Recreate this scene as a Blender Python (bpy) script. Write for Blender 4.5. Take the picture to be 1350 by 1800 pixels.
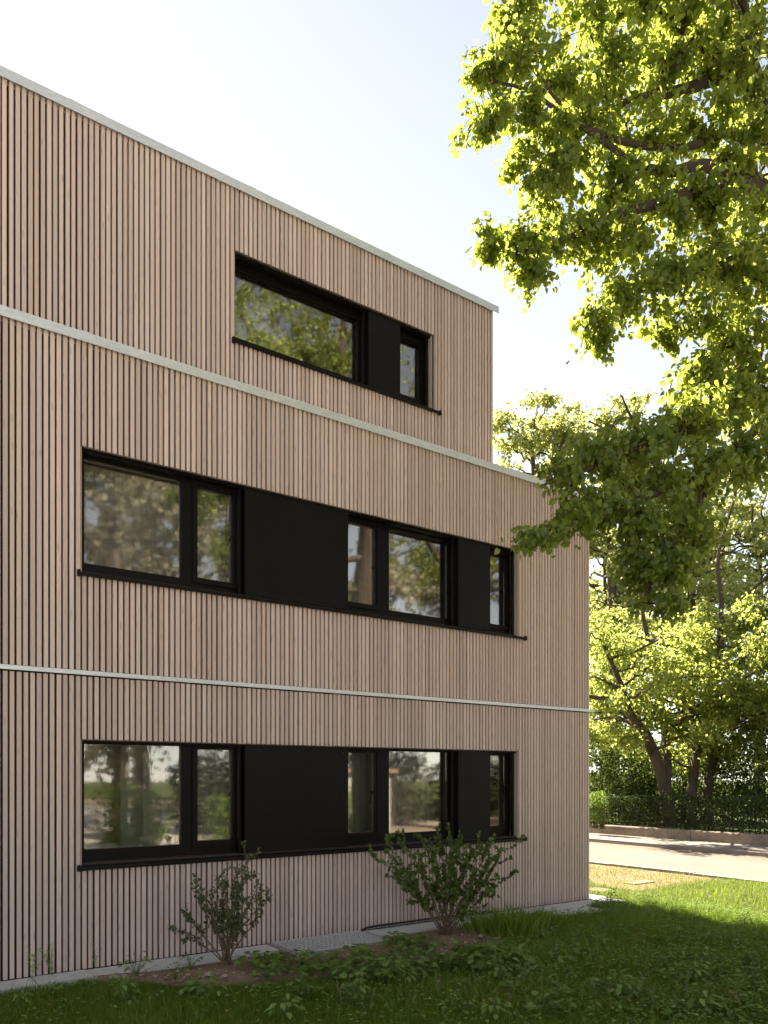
import bpy, math
import numpy as np
from mathutils import Vector, Matrix

for o in list(bpy.data.objects):
    bpy.data.objects.remove(o, do_unlink=True)
SC = bpy.context.scene
COL = SC.collection
R = math.radians

# ------------------------------------------------------------------ camera, sky, sun, exposure
CAM_A, CAM_D, CAM_H = R(35.32), 8.0, 1.97          # heading, distance to facade, eye height
cam = bpy.data.cameras.new('camera')
cam.sensor_fit = 'HORIZONTAL'; cam.sensor_width = 24.0; cam.lens = 24.0
cam.shift_y = 465.0 / 1350.0; cam.clip_start = 0.05; cam.clip_end = 2000
camo = bpy.data.objects.new('camera', cam); COL.objects.link(camo)
camo.location = (0, -CAM_D, CAM_H); camo.rotation_euler = (R(90), 0, -CAM_A)
SC.camera = camo

SUN_EL, SUN_AZ = R(41), R(4)                      # azimuth from +Y towards +X
world = bpy.data.worlds.new('World'); SC.world = world; world.use_nodes = True
wn = world.node_tree; wn.nodes.clear()
sky = wn.nodes.new('ShaderNodeTexSky'); sky.sky_type = 'NISHITA'; sky.sun_disc = False
sky.sun_elevation = SUN_EL; sky.sun_rotation = SUN_AZ % (2 * math.pi)
sky.altitude = 400; sky.air_density = 0.85; sky.dust_density = 0.1; sky.ozone_density = 1.0
hsv = wn.nodes.new('ShaderNodeHueSaturation'); hsv.inputs['Saturation'].default_value = 0.36
bg = wn.nodes.new('ShaderNodeBackground'); bg.inputs['Strength'].default_value = 0.05
wo = wn.nodes.new('ShaderNodeOutputWorld')
wn.links.new(sky.outputs[0], hsv.inputs['Color']); wn.links.new(hsv.outputs[0], bg.inputs['Color'])
wn.links.new(bg.outputs[0], wo.inputs['Surface'])

to_sun = Vector((math.sin(SUN_AZ) * math.cos(SUN_EL), math.cos(SUN_AZ) * math.cos(SUN_EL), math.sin(SUN_EL)))
sl = bpy.data.lights.new('sun', 'SUN'); sl.energy = 5.0; sl.angle = R(0.53); sl.color = (1.0, 0.90, 0.74)
so = bpy.data.objects.new('sun', sl); COL.objects.link(so)
so.rotation_euler = (-to_sun).to_track_quat('-Z', 'Y').to_euler(); so.location = (0, 0, 30)

SC.view_settings.view_transform = 'Standard'; SC.view_settings.look = 'None'
SC.view_settings.gamma = 1.0; SC.view_settings.use_curve_mapping = False
SC.view_settings.exposure = 2.52
SC.render.engine = 'CYCLES'
SC.cycles.max_bounces = 8; SC.cycles.diffuse_bounces = 3; SC.cycles.transmission_bounces = 6
SC.cycles.transparent_max_bounces = 12; SC.cycles.glossy_bounces = 3
SC.cycles.caustics_reflective = False; SC.cycles.caustics_refractive = False
SC.cycles.use_denoising = True

# ------------------------------------------------------------------ helpers
rng = np.random.default_rng(7)
F_PX, CX_PX, HY_PX = 1350.0, 675.0, 1365.0
SA, CA = math.sin(CAM_A), math.cos(CAM_A)

def at(px, py, depth):
    """World point seen at a photo pixel, `depth` metres in front of the camera."""
    a = (px - CX_PX) / F_PX; b = (HY_PX - py) / F_PX
    return np.array([(SA + a * CA) * depth, -CAM_D + (CA - a * SA) * depth, CAM_H + b * depth])

def on_ground(px, py, z=0.0):
    return at(px, py, F_PX * (CAM_H - z) / (py - HY_PX))

def project(P):
    P = np.asarray(P, float); dx = P[..., 0]; dy = P[..., 1] + CAM_D; dz = P[..., 2] - CAM_H
    Z = dx * SA + dy * CA; X = dx * CA - dy * SA
    Zs = np.where(np.abs(Z) < 1e-3, 1e-3, Z)
    return CX_PX + F_PX * X / Zs, HY_PX - F_PX * dz / Zs, Z

WORIG = {}

def tag(o, label=None, cat=None, group=None, kind=None):
    if label: o['label'] = label
    if cat: o['category'] = cat
    if group: o['group'] = group
    if kind: o['kind'] = kind
    return o

def make_mesh(name, V, F, mat, smooth=False):
    """V (n,3); F = array (m,k) or list of such arrays / lists of polygons."""
    me = bpy.data.meshes.new(name)
    V = np.asarray(V, np.float32)
    if isinstance(F, np.ndarray):
        Fs = [F]
    elif len(F) and isinstance(F[0], np.ndarray) and F[0].ndim == 2:
        Fs = list(F)
    else:
        Fs = None
    if Fs is None:
        idx = np.array([i for f in F for i in f], np.int32)
        cnt = np.array([len(f) for f in F], np.int32)
    else:
        idx = np.concatenate([f.reshape(-1) for f in Fs]).astype(np.int32)
        cnt = np.concatenate([np.full(len(f), f.shape[1], np.int32) for f in Fs])
    start = np.concatenate([[0], np.cumsum(cnt)[:-1]]).astype(np.int32)
    me.vertices.add(len(V)); me.vertices.foreach_set('co', V.reshape(-1))
    me.loops.add(len(idx)); me.loops.foreach_set('vertex_index', idx)
    me.polygons.add(len(cnt)); me.polygons.foreach_set('loop_start', start); me.polygons.foreach_set('loop_total', cnt)
    me.update(calc_edges=True)
    me.polygons.foreach_set('use_smooth', np.full(len(cnt), bool(smooth)))
    if mat: me.materials.append(mat)
    return me

def link(name, me, world_loc, parent=None):
    o = bpy.data.objects.new(name, me); COL.objects.link(o)
    w = np.array(world_loc, float); WORIG[o] = w
    if parent is not None:
        o.parent = parent; o.location = w - WORIG[parent]
    else:
        o.location = w
    return o

def obj(name, V, F, mat, parent=None, smooth=False):
    """Mesh object from world coordinates, origin at the bottom centre of its box."""
    V = np.asarray(V, float); lo, hi = V.min(0), V.max(0)
    org = np.array([(lo[0] + hi[0]) / 2, (lo[1] + hi[1]) / 2, lo[2]])
    return link(name, make_mesh(name, V - org, F, mat, smooth), org, parent)

def empty(name, loc):
    return link(name, None, loc)

BOXF = np.array([[0, 3, 2, 1], [4, 5, 6, 7], [0, 1, 5, 4], [1, 2, 6, 5], [2, 3, 7, 6], [3, 0, 4, 7]])

def box(x0, x1, y0, y1, z0, z1):
    return np.array([[x0, y0, z0], [x1, y0, z0], [x1, y1, z0], [x0, y1, z0], [x0, y0, z1], [x1, y0, z1], [x1, y1, z1], [x0, y1, z1]], float)

def boxes(bl):
    V = np.concatenate([box(*b) for b in bl]); F = np.concatenate([BOXF + 8 * i for i in range(len(bl))])
    return V, F

def bevel_box(x0, x1, y0, y1, z0, z1, b=0.002):
    """Box with its vertical front edges chamfered (16 verts)."""
    prof = [(x0 + b, y0), (x1 - b, y0), (x1, y0 + b), (x1, y1), (x0, y1), (x0, y0 + b)]
    n = len(prof)
    V = np.array([[p[0], p[1], z0] for p in prof] + [[p[0], p[1], z1] for p in prof])
    F = [list(range(n))[::-1], list(range(n, 2 * n))] + [[i, (i + 1) % n, (i + 1) % n + n, i + n] for i in range(n)]
    return V, F

def merge(parts):
    Vs, Fs, off = [], [], 0
    for V, F in parts:
        Vs.append(np.asarray(V, float))
        for f in F: Fs.append([int(i) + off for i in f])
        off += len(V)
    return np.concatenate(Vs), Fs

def norm(v):
    v = np.asarray(v, float); return v / np.maximum(np.linalg.norm(v, axis=-1, keepdims=True), 1e-9)

def tubes(paths, sides=5):
    """paths: list of (pts (n,3), radii (n,)) -> verts, quad faces."""
    Vs, Fs, off = [], [], 0
    ang = np.linspace(0, 2 * np.pi, sides, endpoint=False); ca, sa = np.cos(ang), np.sin(ang)
    for P, r in paths:
        P = np.asarray(P, float); n = len(P); r = np.broadcast_to(np.asarray(r, float), (n,))
        T = norm(np.gradient(P, axis=0))
        ref = np.array([0., 0., 1.]) if abs(T[:, 2].mean()) < 0.8 else np.array([1., 0., 0.])
        U = norm(np.cross(T, ref)); W = np.cross(T, U)
        ring = P[:, None, :] + r[:, None, None] * (U[:, None, :] * ca[None, :, None] + W[:, None, :] * sa[None, :, None])
        Vs.append(ring.reshape(-1, 3))
        i = np.arange(n - 1)[:, None] * sides; j = np.arange(sides)[None, :]; k = (j + 1) % sides
        Fs.append((np.stack([i + j, i + k, i + k + sides, i + j + sides], -1).reshape(-1, 4)) + off)
        off += n * sides
    return np.concatenate(Vs), np.concatenate(Fs)

def bez(a, b, c, n):
    t = np.linspace(0, 1, n)[:, None]
    return (1 - t) ** 2 * a + 2 * t * (1 - t) * b + t * t * c

def resample(P, r, step):
    P = np.asarray(P, float); r = np.asarray(r, float)
    s = np.concatenate([[0], np.cumsum(np.linalg.norm(np.diff(P, axis=0), axis=1))])
    n = max(2, int(s[-1] / step) + 1); q = np.linspace(0, s[-1], n)
    return np.stack([np.interp(q, s, P[:, i]) for i in range(3)], 1), np.interp(q, s, r)

def smooth_path(P, n=24):
    """Catmull-Rom through the points."""
    P = [np.asarray(p, float) for p in P]; P = [2 * P[0] - P[1]] + P + [2 * P[-1] - P[-2]]
    out = []
    m = max(2, n // (len(P) - 3))
    for i in range(1, len(P) - 2):
        for t in np.linspace(0, 1, m, endpoint=False):
            p0, p1, p2, p3 = P[i - 1:i + 3]
            out.append(0.5 * (2 * p1 + (p2 - p0) * t + (2 * p0 - 5 * p1 + 4 * p2 - p3) * t * t + (3 * p1 - p0 - 3 * p2 + p3) * t ** 3))
    out.append(P[-2]); return np.array(out)

# ------------------------------------------------------------------ leaf templates (x across, y along, z normal)
def fan_leaf(outline, fold=0.12, curl=0.0):
    """outline: half outline from base to tip (x>=0). Returns (verts, tris)."""
    V = [(0, 0.45, 0)]; h = list(outline)
    tip = (0, 1.0, -curl); base = (0, 0, 0)
    Rr = [(x, y, fold * x - curl * y * y) for x, y in h]; Ll = [(-x, y, fold * x - curl * y * y) for x, y in h]
    V += [base] + Rr + [tip] + Ll[::-1]
    n = len(V) - 1
    return np.array(V, float), np.array([[0, 1 + i, 1 + (i + 1) % n] for i in range(n)])

LINDEN = fan_leaf([(0.30, -0.10), (0.50, 0.22), (0.42, 0.58), (0.16, 0.86)], 0.22, 0.12)
OVAL = fan_leaf([(0.24, 0.22), (0.25, 0.6)], 0.25, 0.15)
DIAMOND = (np.array([[0, 0, 0], [0.42, 0.42, 0.10], [0, 1, -0.08], [-0.42, 0.42, 0.10]], float), np.array([[0, 1, 2], [0, 2, 3]]))
MAPLE = fan_leaf([(0.22, 0.08), (0.55, 0.12), (0.38, 0.42), (0.52, 0.72), (0.16, 0.66)], 0.15, 0.1)
PALM = fan_leaf([(0.30, -0.12), (0.55, 0.10), (0.36, 0.28), (0.62, 0.55), (0.30, 0.52), (0.28, 0.90), (0.08, 0.66)], 0.12, 0.1)
BRACT = fan_leaf([(0.09, 0.25), (0.10, 0.75)], 0.3, 0.35)

def leaves(P, A, N, S, tpl):
    P = np.asarray(P, float); TV, TF = tpl
    A = norm(A); N = np.asarray(N, float); N = N - (N * A).sum(1, keepdims=True) * A; N = norm(N); B = np.cross(A, N)
    S = np.asarray(S, float)[:, None, None]
    V = P[:, None, :] + S * (B[:, None, :] * TV[None, :, 0:1] + A[:, None, :] * TV[None, :, 1:2] + N[:, None, :] * TV[None, :, 2:3])
    F = TF[None] + (np.arange(len(P)) * len(TV))[:, None, None]
    return V.reshape(-1, 3), F.reshape(-1, TF.shape[1])

# ------------------------------------------------------------------ materials
def nmat(name):
    m = bpy.data.materials.new(name); m.use_nodes = True
    nt = m.node_tree; nt.nodes.clear()
    out = nt.nodes.new('ShaderNodeOutputMaterial')
    return m, nt, out

def N(nt, typ, **kw):
    n = nt.nodes.new(typ)
    for k, v in kw.items():
        if k.startswith('i_'):
            n.inputs[k[2:].replace('_', ' ')].default_value = v
        else:
            setattr(n, k, v)
    return n

def math_n(nt, op, a, b=None, c=None):
    n = nt.nodes.new('ShaderNodeMath'); n.operation = op
    for i, v in enumerate((a, b, c)):
        if v is None: continue
        if isinstance(v, (int, float)): n.inputs[i].default_value = v
        else: nt.links.new(v, n.inputs[i])
    return n.outputs[0]

def ramp(nt, fac, stops):
    n = nt.nodes.new('ShaderNodeValToRGB'); cr = n.color_ramp
    while len(cr.elements) < len(stops): cr.elements.new(0.5)
    for e, (p, c) in zip(cr.elements, stops):
        e.position = p; e.color = (*c, 1) if len(c) == 3 else c
    nt.links.new(fac, n.inputs[0]); return n.outputs[0]

def mixc(nt, fac, a, b, mode='MIX'):
    n = nt.nodes.new('ShaderNodeMix'); n.data_type = 'RGBA'; n.blend_type = mode
    for sock, v in ((n.inputs[0], fac), (n.inputs[6], a), (n.inputs[7], b)):
        if isinstance(v, (int, float)): sock.default_value = v
        elif isinstance(v, tuple): sock.default_value = (*v, 1)
        else: nt.links.new(v, sock)
    return n.outputs[2]

def coords(nt, scale=(1, 1, 1), world=True):
    src = nt.nodes.new('ShaderNodeNewGeometry').outputs['Position'] if world else nt.nodes.new('ShaderNodeTexCoord').outputs['Object']
    m = nt.nodes.new('ShaderNodeMapping'); m.inputs['Scale'].default_value = scale
    nt.links.new(src, m.inputs['Vector']); return m.outputs[0]

def noise(nt, vec, scale, detail=3.0, rough=0.5, dist=0.0):
    n = nt.nodes.new('ShaderNodeTexNoise'); n.inputs['Scale'].default_value = scale
    n.inputs['Detail'].default_value = detail; n.inputs['Roughness'].default_value = rough
    n.inputs['Distortion'].default_value = dist
    nt.links.new(vec, n.inputs['Vector']); return n.outputs['Fac']

def bump(nt, height, strength=0.3, dist=0.01):
    n = nt.nodes.new('ShaderNodeBump'); n.inputs['Strength'].default_value = strength
    n.inputs['Distance'].default_value = dist; nt.links.new(height, n.inputs['Height']); return n.outputs[0]

def principled(nt, out, color, rough=0.6, metal=0.0, normal=None, spec=0.5):
    b = nt.nodes.new('ShaderNodeBsdfPrincipled')
    if isinstance(color, tuple): b.inputs['Base Color'].default_value = (*color, 1)
    else: nt.links.new(color, b.inputs['Base Color'])
    if isinstance(rough, (int, float)): b.inputs['Roughness'].default_value = rough
    else: nt.links.new(rough, b.inputs['Roughness'])
    b.inputs['Metallic'].default_value = metal; b.inputs['Specular IOR Level'].default_value = spec
    if normal is not None: nt.links.new(normal, b.inputs['Normal'])
    nt.links.new(b.outputs[0], out.inputs['Surface']); return b

def m_noise(name, c1, c2, scale=8, rough=0.7, metal=0.0, bs=0.2, bd=0.004, sc=(1, 1, 1), detail=5, spec=0.4):
    m, nt, out = nmat(name); v = coords(nt, sc)
    f = noise(nt, v, scale, detail, 0.6)
    col = ramp(nt, f, [(0.3, c1), (0.7, c2)])
    f2 = noise(nt, v, scale * 6, 3, 0.6)
    col = mixc(nt, 0.25, col, ramp(nt, f2, [(0.3, tuple(x * 0.6 for x in c1)), (0.7, tuple(min(1, x * 1.3) for x in c2))]))
    principled(nt, out, col, rough, metal, bump(nt, f2, bs, bd), spec); return m

def m_slat():
    m, nt, out = nmat('timber_slat')
    geo = nt.nodes.new('ShaderNodeNewGeometry'); sep = nt.nodes.new('ShaderNodeSeparateXYZ')
    nt.links.new(geo.outputs['Position'], sep.inputs[0])
    X, Y, Z = sep.outputs
    ix = math_n(nt, 'FLOOR', math_n(nt, 'DIVIDE', math_n(nt, 'SUBTRACT', X, 1.967), 0.06))
    iy = math_n(nt, 'FLOOR', math_n(nt, 'DIVIDE', Y, 0.3))
    iz = math_n(nt, 'ADD', math_n(nt, 'GREATER_THAN', Z, 3.0), math_n(nt, 'GREATER_THAN', Z, 6.35))
    idx = math_n(nt, 'ADD', math_n(nt, 'ADD', ix, math_n(nt, 'MULTIPLY', iz, 317.0)), math_n(nt, 'MULTIPLY', iy, 71.0))
    wn_ = nt.nodes.new('ShaderNodeTexWhiteNoise'); wn_.noise_dimensions = '1D'; nt.links.new(idx, wn_.inputs['W'])
    h = wn_.outputs['Value']
    # grain coordinates, shifted per slat
    cmb = nt.nodes.new('ShaderNodeCombineXYZ')
    nt.links.new(math_n(nt, 'ADD', math_n(nt, 'MULTIPLY', X, 1.0), math_n(nt, 'MULTIPLY', h, 37.0)), cmb.inputs[0])
    nt.links.new(math_n(nt, 'ADD', Y, math_n(nt, 'MULTIPLY', h, 11.0)), cmb.inputs[1])
    nt.links.new(math_n(nt, 'ADD', Z, math_n(nt, 'MULTIPLY', h, 53.0)), cmb.inputs[2])
    def mp(s):
        q = nt.nodes.new('ShaderNodeMapping'); q.inputs['Scale'].default_value = s; nt.links.new(cmb.outputs[0], q.inputs[0]); return q.outputs[0]
    grain = noise(nt, mp((60, 60, 2.2)), 3.0, 4, 0.6, 0.6)
    broad = noise(nt, mp((6, 6, 0.9)), 2.0, 3, 0.5)
    vor = nt.nodes.new('ShaderNodeTexVoronoi'); vor.inputs['Scale'].default_value = 1.0; vor.inputs['Randomness'].default_value = 1.0
    nt.links.new(mp((19, 9, 3.0)), vor.inputs['Vector'])
    knot = ramp(nt, vor.outputs['Distance'], [(0.07, (1, 1, 1)), (0.20, (0, 0, 0))])
    halo = ramp(nt, vor.outputs['Distance'], [(0.10, (1, 1, 1)), (0.30, (0, 0, 0))])
    base = ramp(nt, h, [(0.0, (0.46, 0.348, 0.302)), (0.5, (0.575, 0.440, 0.386)), (1.0, (0.69, 0.540, 0.480))])
    col = mixc(nt, 0.5, base, ramp(nt, grain, [(0.25, (0.34, 0.32, 0.31)), (0.75, (0.70, 0.68, 0.67))]), 'OVERLAY')
    col = mixc(nt, math_n(nt, 'MULTIPLY', broad, 0.55), col, (0.50, 0.39, 0.34))
    col = mixc(nt, math_n(nt, 'MULTIPLY', halo, 0.22), col, (0.66, 0.51, 0.42))
    col = mixc(nt, math_n(nt, 'MULTIPLY', knot, 0.5), col, (0.24, 0.155, 0.115))
    # slow weather greying over the facade
    wv = noise(nt, coords(nt, (0.5, 0.5, 0.35)), 1.0, 3, 0.5)
    col = mixc(nt, ramp(nt, wv, [(0.4, (0, 0, 0)), (0.75, (0.32, 0.32, 0.32))]), col, (0.47, 0.385, 0.34))
    b = bump(nt, grain, 0.25, 0.002)
    principled(nt, out, col, 0.75, 0, b, 0.25); return m

def m_leaf(name, dark, light, trans, tfac=0.45, rough=0.5, gloss=0.018, var=0.5, straw_glint=None):
    m, nt, out = nmat(name)
    geo = nt.nodes.new('ShaderNodeNewGeometry'); oi = nt.nodes.new('ShaderNodeObjectInfo')
    h = math_n(nt, 'FRACT', math_n(nt, 'ADD', geo.outputs['Random Per Island'], oi.outputs['Random']))
    big = noise(nt, coords(nt), 1.3, 2, 0.5)
    f = math_n(nt, 'ADD', math_n(nt, 'MULTIPLY', h, 0.7), math_n(nt, 'MULTIPLY', big, 0.3))
    col = ramp(nt, f, [(0.15, dark), (0.80, light)] + ([(0.88, straw_glint)] if straw_glint else []))
    tc = mixc(nt, f, tuple(x * (1 - 0.35 * var) for x in trans), tuple(min(1, x * (1 + 0.35 * var)) for x in trans))
    d = nt.nodes.new('ShaderNodeBsdfDiffuse'); nt.links.new(col, d.inputs[0])
    t = nt.nodes.new('ShaderNodeBsdfTranslucent'); nt.links.new(tc, t.inputs[0])
    g = nt.nodes.new('ShaderNodeBsdfGlossy'); g.inputs['Roughness'].default_value = rough; g.inputs[0].default_value = (0.9, 0.95, 0.9, 1)
    mx = nt.nodes.new('ShaderNodeMixShader'); mx.inputs[0].default_value = tfac
    nt.links.new(d.outputs[0], mx.inputs[1]); nt.links.new(t.outputs[0], mx.inputs[2])
    mg = nt.nodes.new('ShaderNodeMixShader'); mg.inputs[0].default_value = gloss
    nt.links.new(mx.outputs[0], mg.inputs[1]); nt.links.new(g.outputs[0], mg.inputs[2])
    nt.links.new(mg.outputs[0], out.inputs['Surface']); return m

def m_glass():
    m, nt, out = nmat('window_glass')
    v = coords(nt, (1, 1, 1))
    b = bump(nt, noise(nt, v, 1.6, 1, 0.5, 0.6), 0.02, 0.004)
    w = bump(nt, noise(nt, coords(nt, (1.0, 1.0, 0.35)), 24.0, 1, 0.5, 1.5), 0.06, 0.0012); 
    nt.nodes[-1].inputs['Normal'] and nt.links.new(b, nt.nodes[-1].inputs['Normal'])
    g = nt.nodes.new('ShaderNodeBsdfGlossy'); g.inputs['Roughness'].default_value = 0.03; g.inputs[0].default_value = (1.0, 0.94, 0.87, 1)
    nt.links.new(w, g.inputs['Normal'])
    t = nt.nodes.new('ShaderNodeBsdfTransparent'); t.inputs[0].default_value = (0.80, 0.82, 0.80, 1)
    fr = nt.nodes.new('ShaderNodeFresnel'); fr.inputs['IOR'].default_value = 1.52
    f = math_n(nt, 'MINIMUM', math_n(nt, 'ADD', math_n(nt, 'MULTIPLY', fr.outputs[0], 2.7), 0.03), 0.9)
    mx = nt.nodes.new('ShaderNodeMixShader'); nt.links.new(f, mx.inputs[0])
    nt.links.new(t.outputs[0], mx.inputs[1]); nt.links.new(g.outputs[0], mx.inputs[2])
    nt.links.new(mx.outputs[0], out.inputs['Surface']); return m

def m_ground():
    m, nt, out = nmat('lawn_ground'); v = coords(nt)
    f = noise(nt, v, 1.2, 5, 0.6); f2 = noise(nt, v, 35, 4, 0.7)
    col = mixc(nt, 0.5, ramp(nt, f, [(0.35, (0.045, 0.075, 0.018)), (0.65, (0.075, 0.085, 0.03))]),
               ramp(nt, f2, [(0.35, (0.03, 0.05, 0.012)), (0.7, (0.10, 0.11, 0.04))]))
    principled(nt, out, col, 0.95, 0, bump(nt, f2, 0.8, 0.02), 0.1); return m

def m_soil():
    m, nt, out = nmat('garden_soil'); v = coords(nt)
    f = noise(nt, v, 5, 6, 0.65); f2 = noise(nt, v, 60, 4, 0.7)
    col = mixc(nt, 0.5, ramp(nt, f, [(0.3, (0.19, 0.112, 0.072)), (0.7, (0.36, 0.235, 0.158))]),
               ramp(nt, f2, [(0.3, (0.13, 0.076, 0.048)), (0.75, (0.44, 0.305, 0.215))]))
    principled(nt, out, col, 0.95, 0, bump(nt, f2, 1.0, 0.015), 0.15); return m

def m_road():
    m, nt, out = nmat('road_surface'); v = coords(nt)
    f = noise(nt, v, 0.5, 5, 0.6); f2 = noise(nt, v, 90, 3, 0.7)
    # leaf litter and dirt gathered along the far kerb
    geo = nt.nodes.new('ShaderNodeNewGeometry'); sep = nt.nodes.new('ShaderNodeSeparateXYZ'); nt.links.new(geo.outputs['Position'], sep.inputs[0])
    edge = math_n(nt, 'SMOOTH_MIN', 1.0, math_n(nt, 'MAXIMUM', 0.0, math_n(nt, 'MULTIPLY', math_n(nt, 'SUBTRACT', sep.outputs[0], 16.9), 0.75)), 0.1)
    litter = math_n(nt, 'MULTIPLY', edge, ramp(nt, noise(nt, v, 9, 5, 0.7), [(0.42, (0, 0, 0)), (0.56, (1, 1, 1))]))
    col = mixc(nt, 0.35, ramp(nt, f, [(0.3, (0.165, 0.126, 0.102)), (0.7, (0.22, 0.172, 0.142))]), ramp(nt, f2, [(0.3, (0.10, 0.085, 0.074)), (0.7, (0.24, 0.205, 0.18))]))
    col = mixc(nt, math_n(nt, 'MULTIPLY', litter, 0.75), col, (0.14, 0.085, 0.045))
    principled(nt, out, col, 0.9, 0, bump(nt, f2, 0.5, 0.004), 0.2); return m

M = {}
M['slat'] = m_slat()
M['backing'] = m_noise('brown_backing_board', (0.022, 0.013, 0.009), (0.040, 0.025, 0.018), 4, 0.8)
M['coping'] = m_noise('zinc_sheet', (0.56, 0.56, 0.56), (0.66, 0.66, 0.66), 3, 0.38, 0.35, 0.05, 0.002, (1, 1, 3), spec=0.5)
M['frame'] = m_noise('dark_brown_metal', (0.0045, 0.0032, 0.0025), (0.007, 0.005, 0.004), 3, 0.45, 0, 0.03, 0.001, spec=0.12)
M['panel'] = m_noise('dark_cover_sheet', (0.0040, 0.0030, 0.0022), (0.0062, 0.0048, 0.0036), 1.2, 0.5, 0, 0.03, 0.001, spec=0.14)
M['sill'] = m_noise('dark_sill_metal', (0.005, 0.0036, 0.0028), (0.008, 0.006, 0.0048), 4, 0.4, 0, 0.03, 0.001, spec=0.15)
M['screw'] = m_noise('screw_metal', (0.02, 0.016, 0.013), (0.035, 0.028, 0.022), 20, 0.4, 0.6)
M['spacer'] = m_noise('pale_inner_frame', (0.42, 0.36, 0.29), (0.50, 0.43, 0.35), 6, 0.6)
M['reveal'] = m_noise('reveal_board', (0.34, 0.25, 0.195), (0.40, 0.30, 0.235), 2, 0.6, 0, 0.1, 0.002, (4, 4, 0.6))
M['headboard'] = m_noise('brown_head_board', (0.09, 0.06, 0.045), (0.13, 0.09, 0.068), 2, 0.6)
M['glass'] = m_glass()
M['room'] = m_noise('room_plaster', (0.62, 0.56, 0.50), (0.68, 0.62, 0.55), 1.5, 0.9, 0, 0.02)
M['ceiling'] = m_noise('room_ceiling', (0.74, 0.71, 0.67), (0.78, 0.75, 0.71), 1.5, 0.9, 0, 0.02)
M['floorwood'] = m_noise('room_floor', (0.22, 0.15, 0.10), (0.30, 0.21, 0.14), 3, 0.5, 0, 0.02)
M['curtain'] = m_noise('grey_curtain', (0.46, 0.42, 0.375), (0.54, 0.495, 0.445), 3, 0.9, 0, 0.02)
M['concrete'] = m_noise('concrete_slab', (0.46, 0.445, 0.42), (0.60, 0.58, 0.555), 6, 0.85, 0, 0.4, 0.004)
M['conc_old'] = m_noise('old_concrete', (0.16, 0.125, 0.095), (0.30, 0.24, 0.185), 2.5, 0.95, 0, 0.6, 0.012)
M['kerb'] = m_noise('kerb_stone', (0.20, 0.175, 0.15), (0.30, 0.27, 0.235), 5, 0.9, 0, 0.4, 0.006)
M['walk'] = m_noise('pavement_surface', (0.17, 0.142, 0.12), (0.24, 0.205, 0.176), 1.2, 0.92, 0, 0.4, 0.006)
M['road'] = m_road()
M['yard'] = m_noise('pale_gravel', (0.56, 0.51, 0.445), (0.66, 0.61, 0.54), 6, 0.95, 0, 0.5, 0.01)  # very pale so the added yard throws sunlight back at the facade
M['ground'] = m_ground()
M['soil'] = m_soil()
M['pebble'] = m_noise('pebble', (0.24, 0.18, 0.135), (0.44, 0.36, 0.29), 9, 0.9, 0, 0.2)
M['grating'] = m_noise('galvanised_grating', (0.56, 0.555, 0.545), (0.66, 0.655, 0.645), 12, 0.45, 0.25, 0.05)
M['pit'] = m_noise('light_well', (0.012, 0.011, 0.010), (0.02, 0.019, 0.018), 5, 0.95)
M['hose'] = m_noise('black_hose', (0.012, 0.010, 0.009), (0.022, 0.019, 0.017), 10, 0.45)
M['bark'] = m_noise('linden_bark', (0.030, 0.021, 0.015), (0.065, 0.047, 0.035), 9, 0.9, 0, 0.8, 0.02, (1, 1, 0.35))
M['bark2'] = m_noise('maple_bark', (0.055, 0.040, 0.030), (0.11, 0.082, 0.062), 6, 0.9, 0, 0.8, 0.03, (1, 1, 0.3))
M['twig'] = m_noise('shrub_twig', (0.10, 0.06, 0.04), (0.17, 0.11, 0.075), 20, 0.8)
M['linden'] = m_leaf('linden_leaf', (0.045, 0.078, 0.010), (0.085, 0.12, 0.016), (0.45, 0.52, 0.07), 0.57, 0.45, 0.025)
M['bract'] = m_leaf('linden_bract', (0.18, 0.18, 0.045), (0.30, 0.28, 0.085), (0.46, 0.44, 0.11), 0.45)
M['maple'] = m_leaf('maple_leaf', (0.055, 0.090, 0.014), (0.10, 0.135, 0.024), (0.54, 0.60, 0.13), 0.63)
M['pale'] = m_leaf('pale_tree_leaf', (0.075, 0.105, 0.022), (0.12, 0.15, 0.036), (0.58, 0.60, 0.20), 0.62)
M['gardentree'] = m_leaf('garden_tree_leaf', (0.15, 0.145, 0.10), (0.28, 0.265, 0.19), (0.36, 0.35, 0.25), 0.35)
M['dullbush'] = m_leaf('dull_bush_leaf', (0.030, 0.030, 0.018), (0.060, 0.058, 0.036), (0.07, 0.075, 0.04), 0.3)
M['hedge'] = m_leaf('hedge_leaf', (0.022, 0.036, 0.008), (0.042, 0.060, 0.013), (0.06, 0.085, 0.012), 0.3, 0.5, 0.02)
M['evergreen'] = m_leaf('dark_bush_leaf', (0.035, 0.055, 0.013), (0.070, 0.098, 0.022), (0.16, 0.21, 0.03), 0.4)
M['shrub'] = m_leaf('shrub_leaf', (0.045, 0.070, 0.024), (0.115, 0.13, 0.05), (0.14, 0.18, 0.04), 0.3)
M['currant'] = m_leaf('currant_leaf', (0.055, 0.09, 0.018), (0.13, 0.185, 0.042), (0.14, 0.18, 0.025), 0.3)
M['geranium'] = m_leaf('geranium_leaf', (0.085, 0.14, 0.024), (0.17, 0.25, 0.055), (0.22, 0.33, 0.045), 0.3)
M['weed'] = m_leaf('weed_leaf', (0.085, 0.14, 0.025), (0.22, 0.31, 0.08), (0.28, 0.40, 0.06), 0.35)
M['grass'] = m_leaf('grass_blade', (0.042, 0.080, 0.010), (0.19, 0.26, 0.04), (0.30, 0.43, 0.03), 0.45, 0.5, 0.012, 0.5, (0.34, 0.32, 0.11))  # last colour paints bright lawn highlights as pale straw blades
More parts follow.
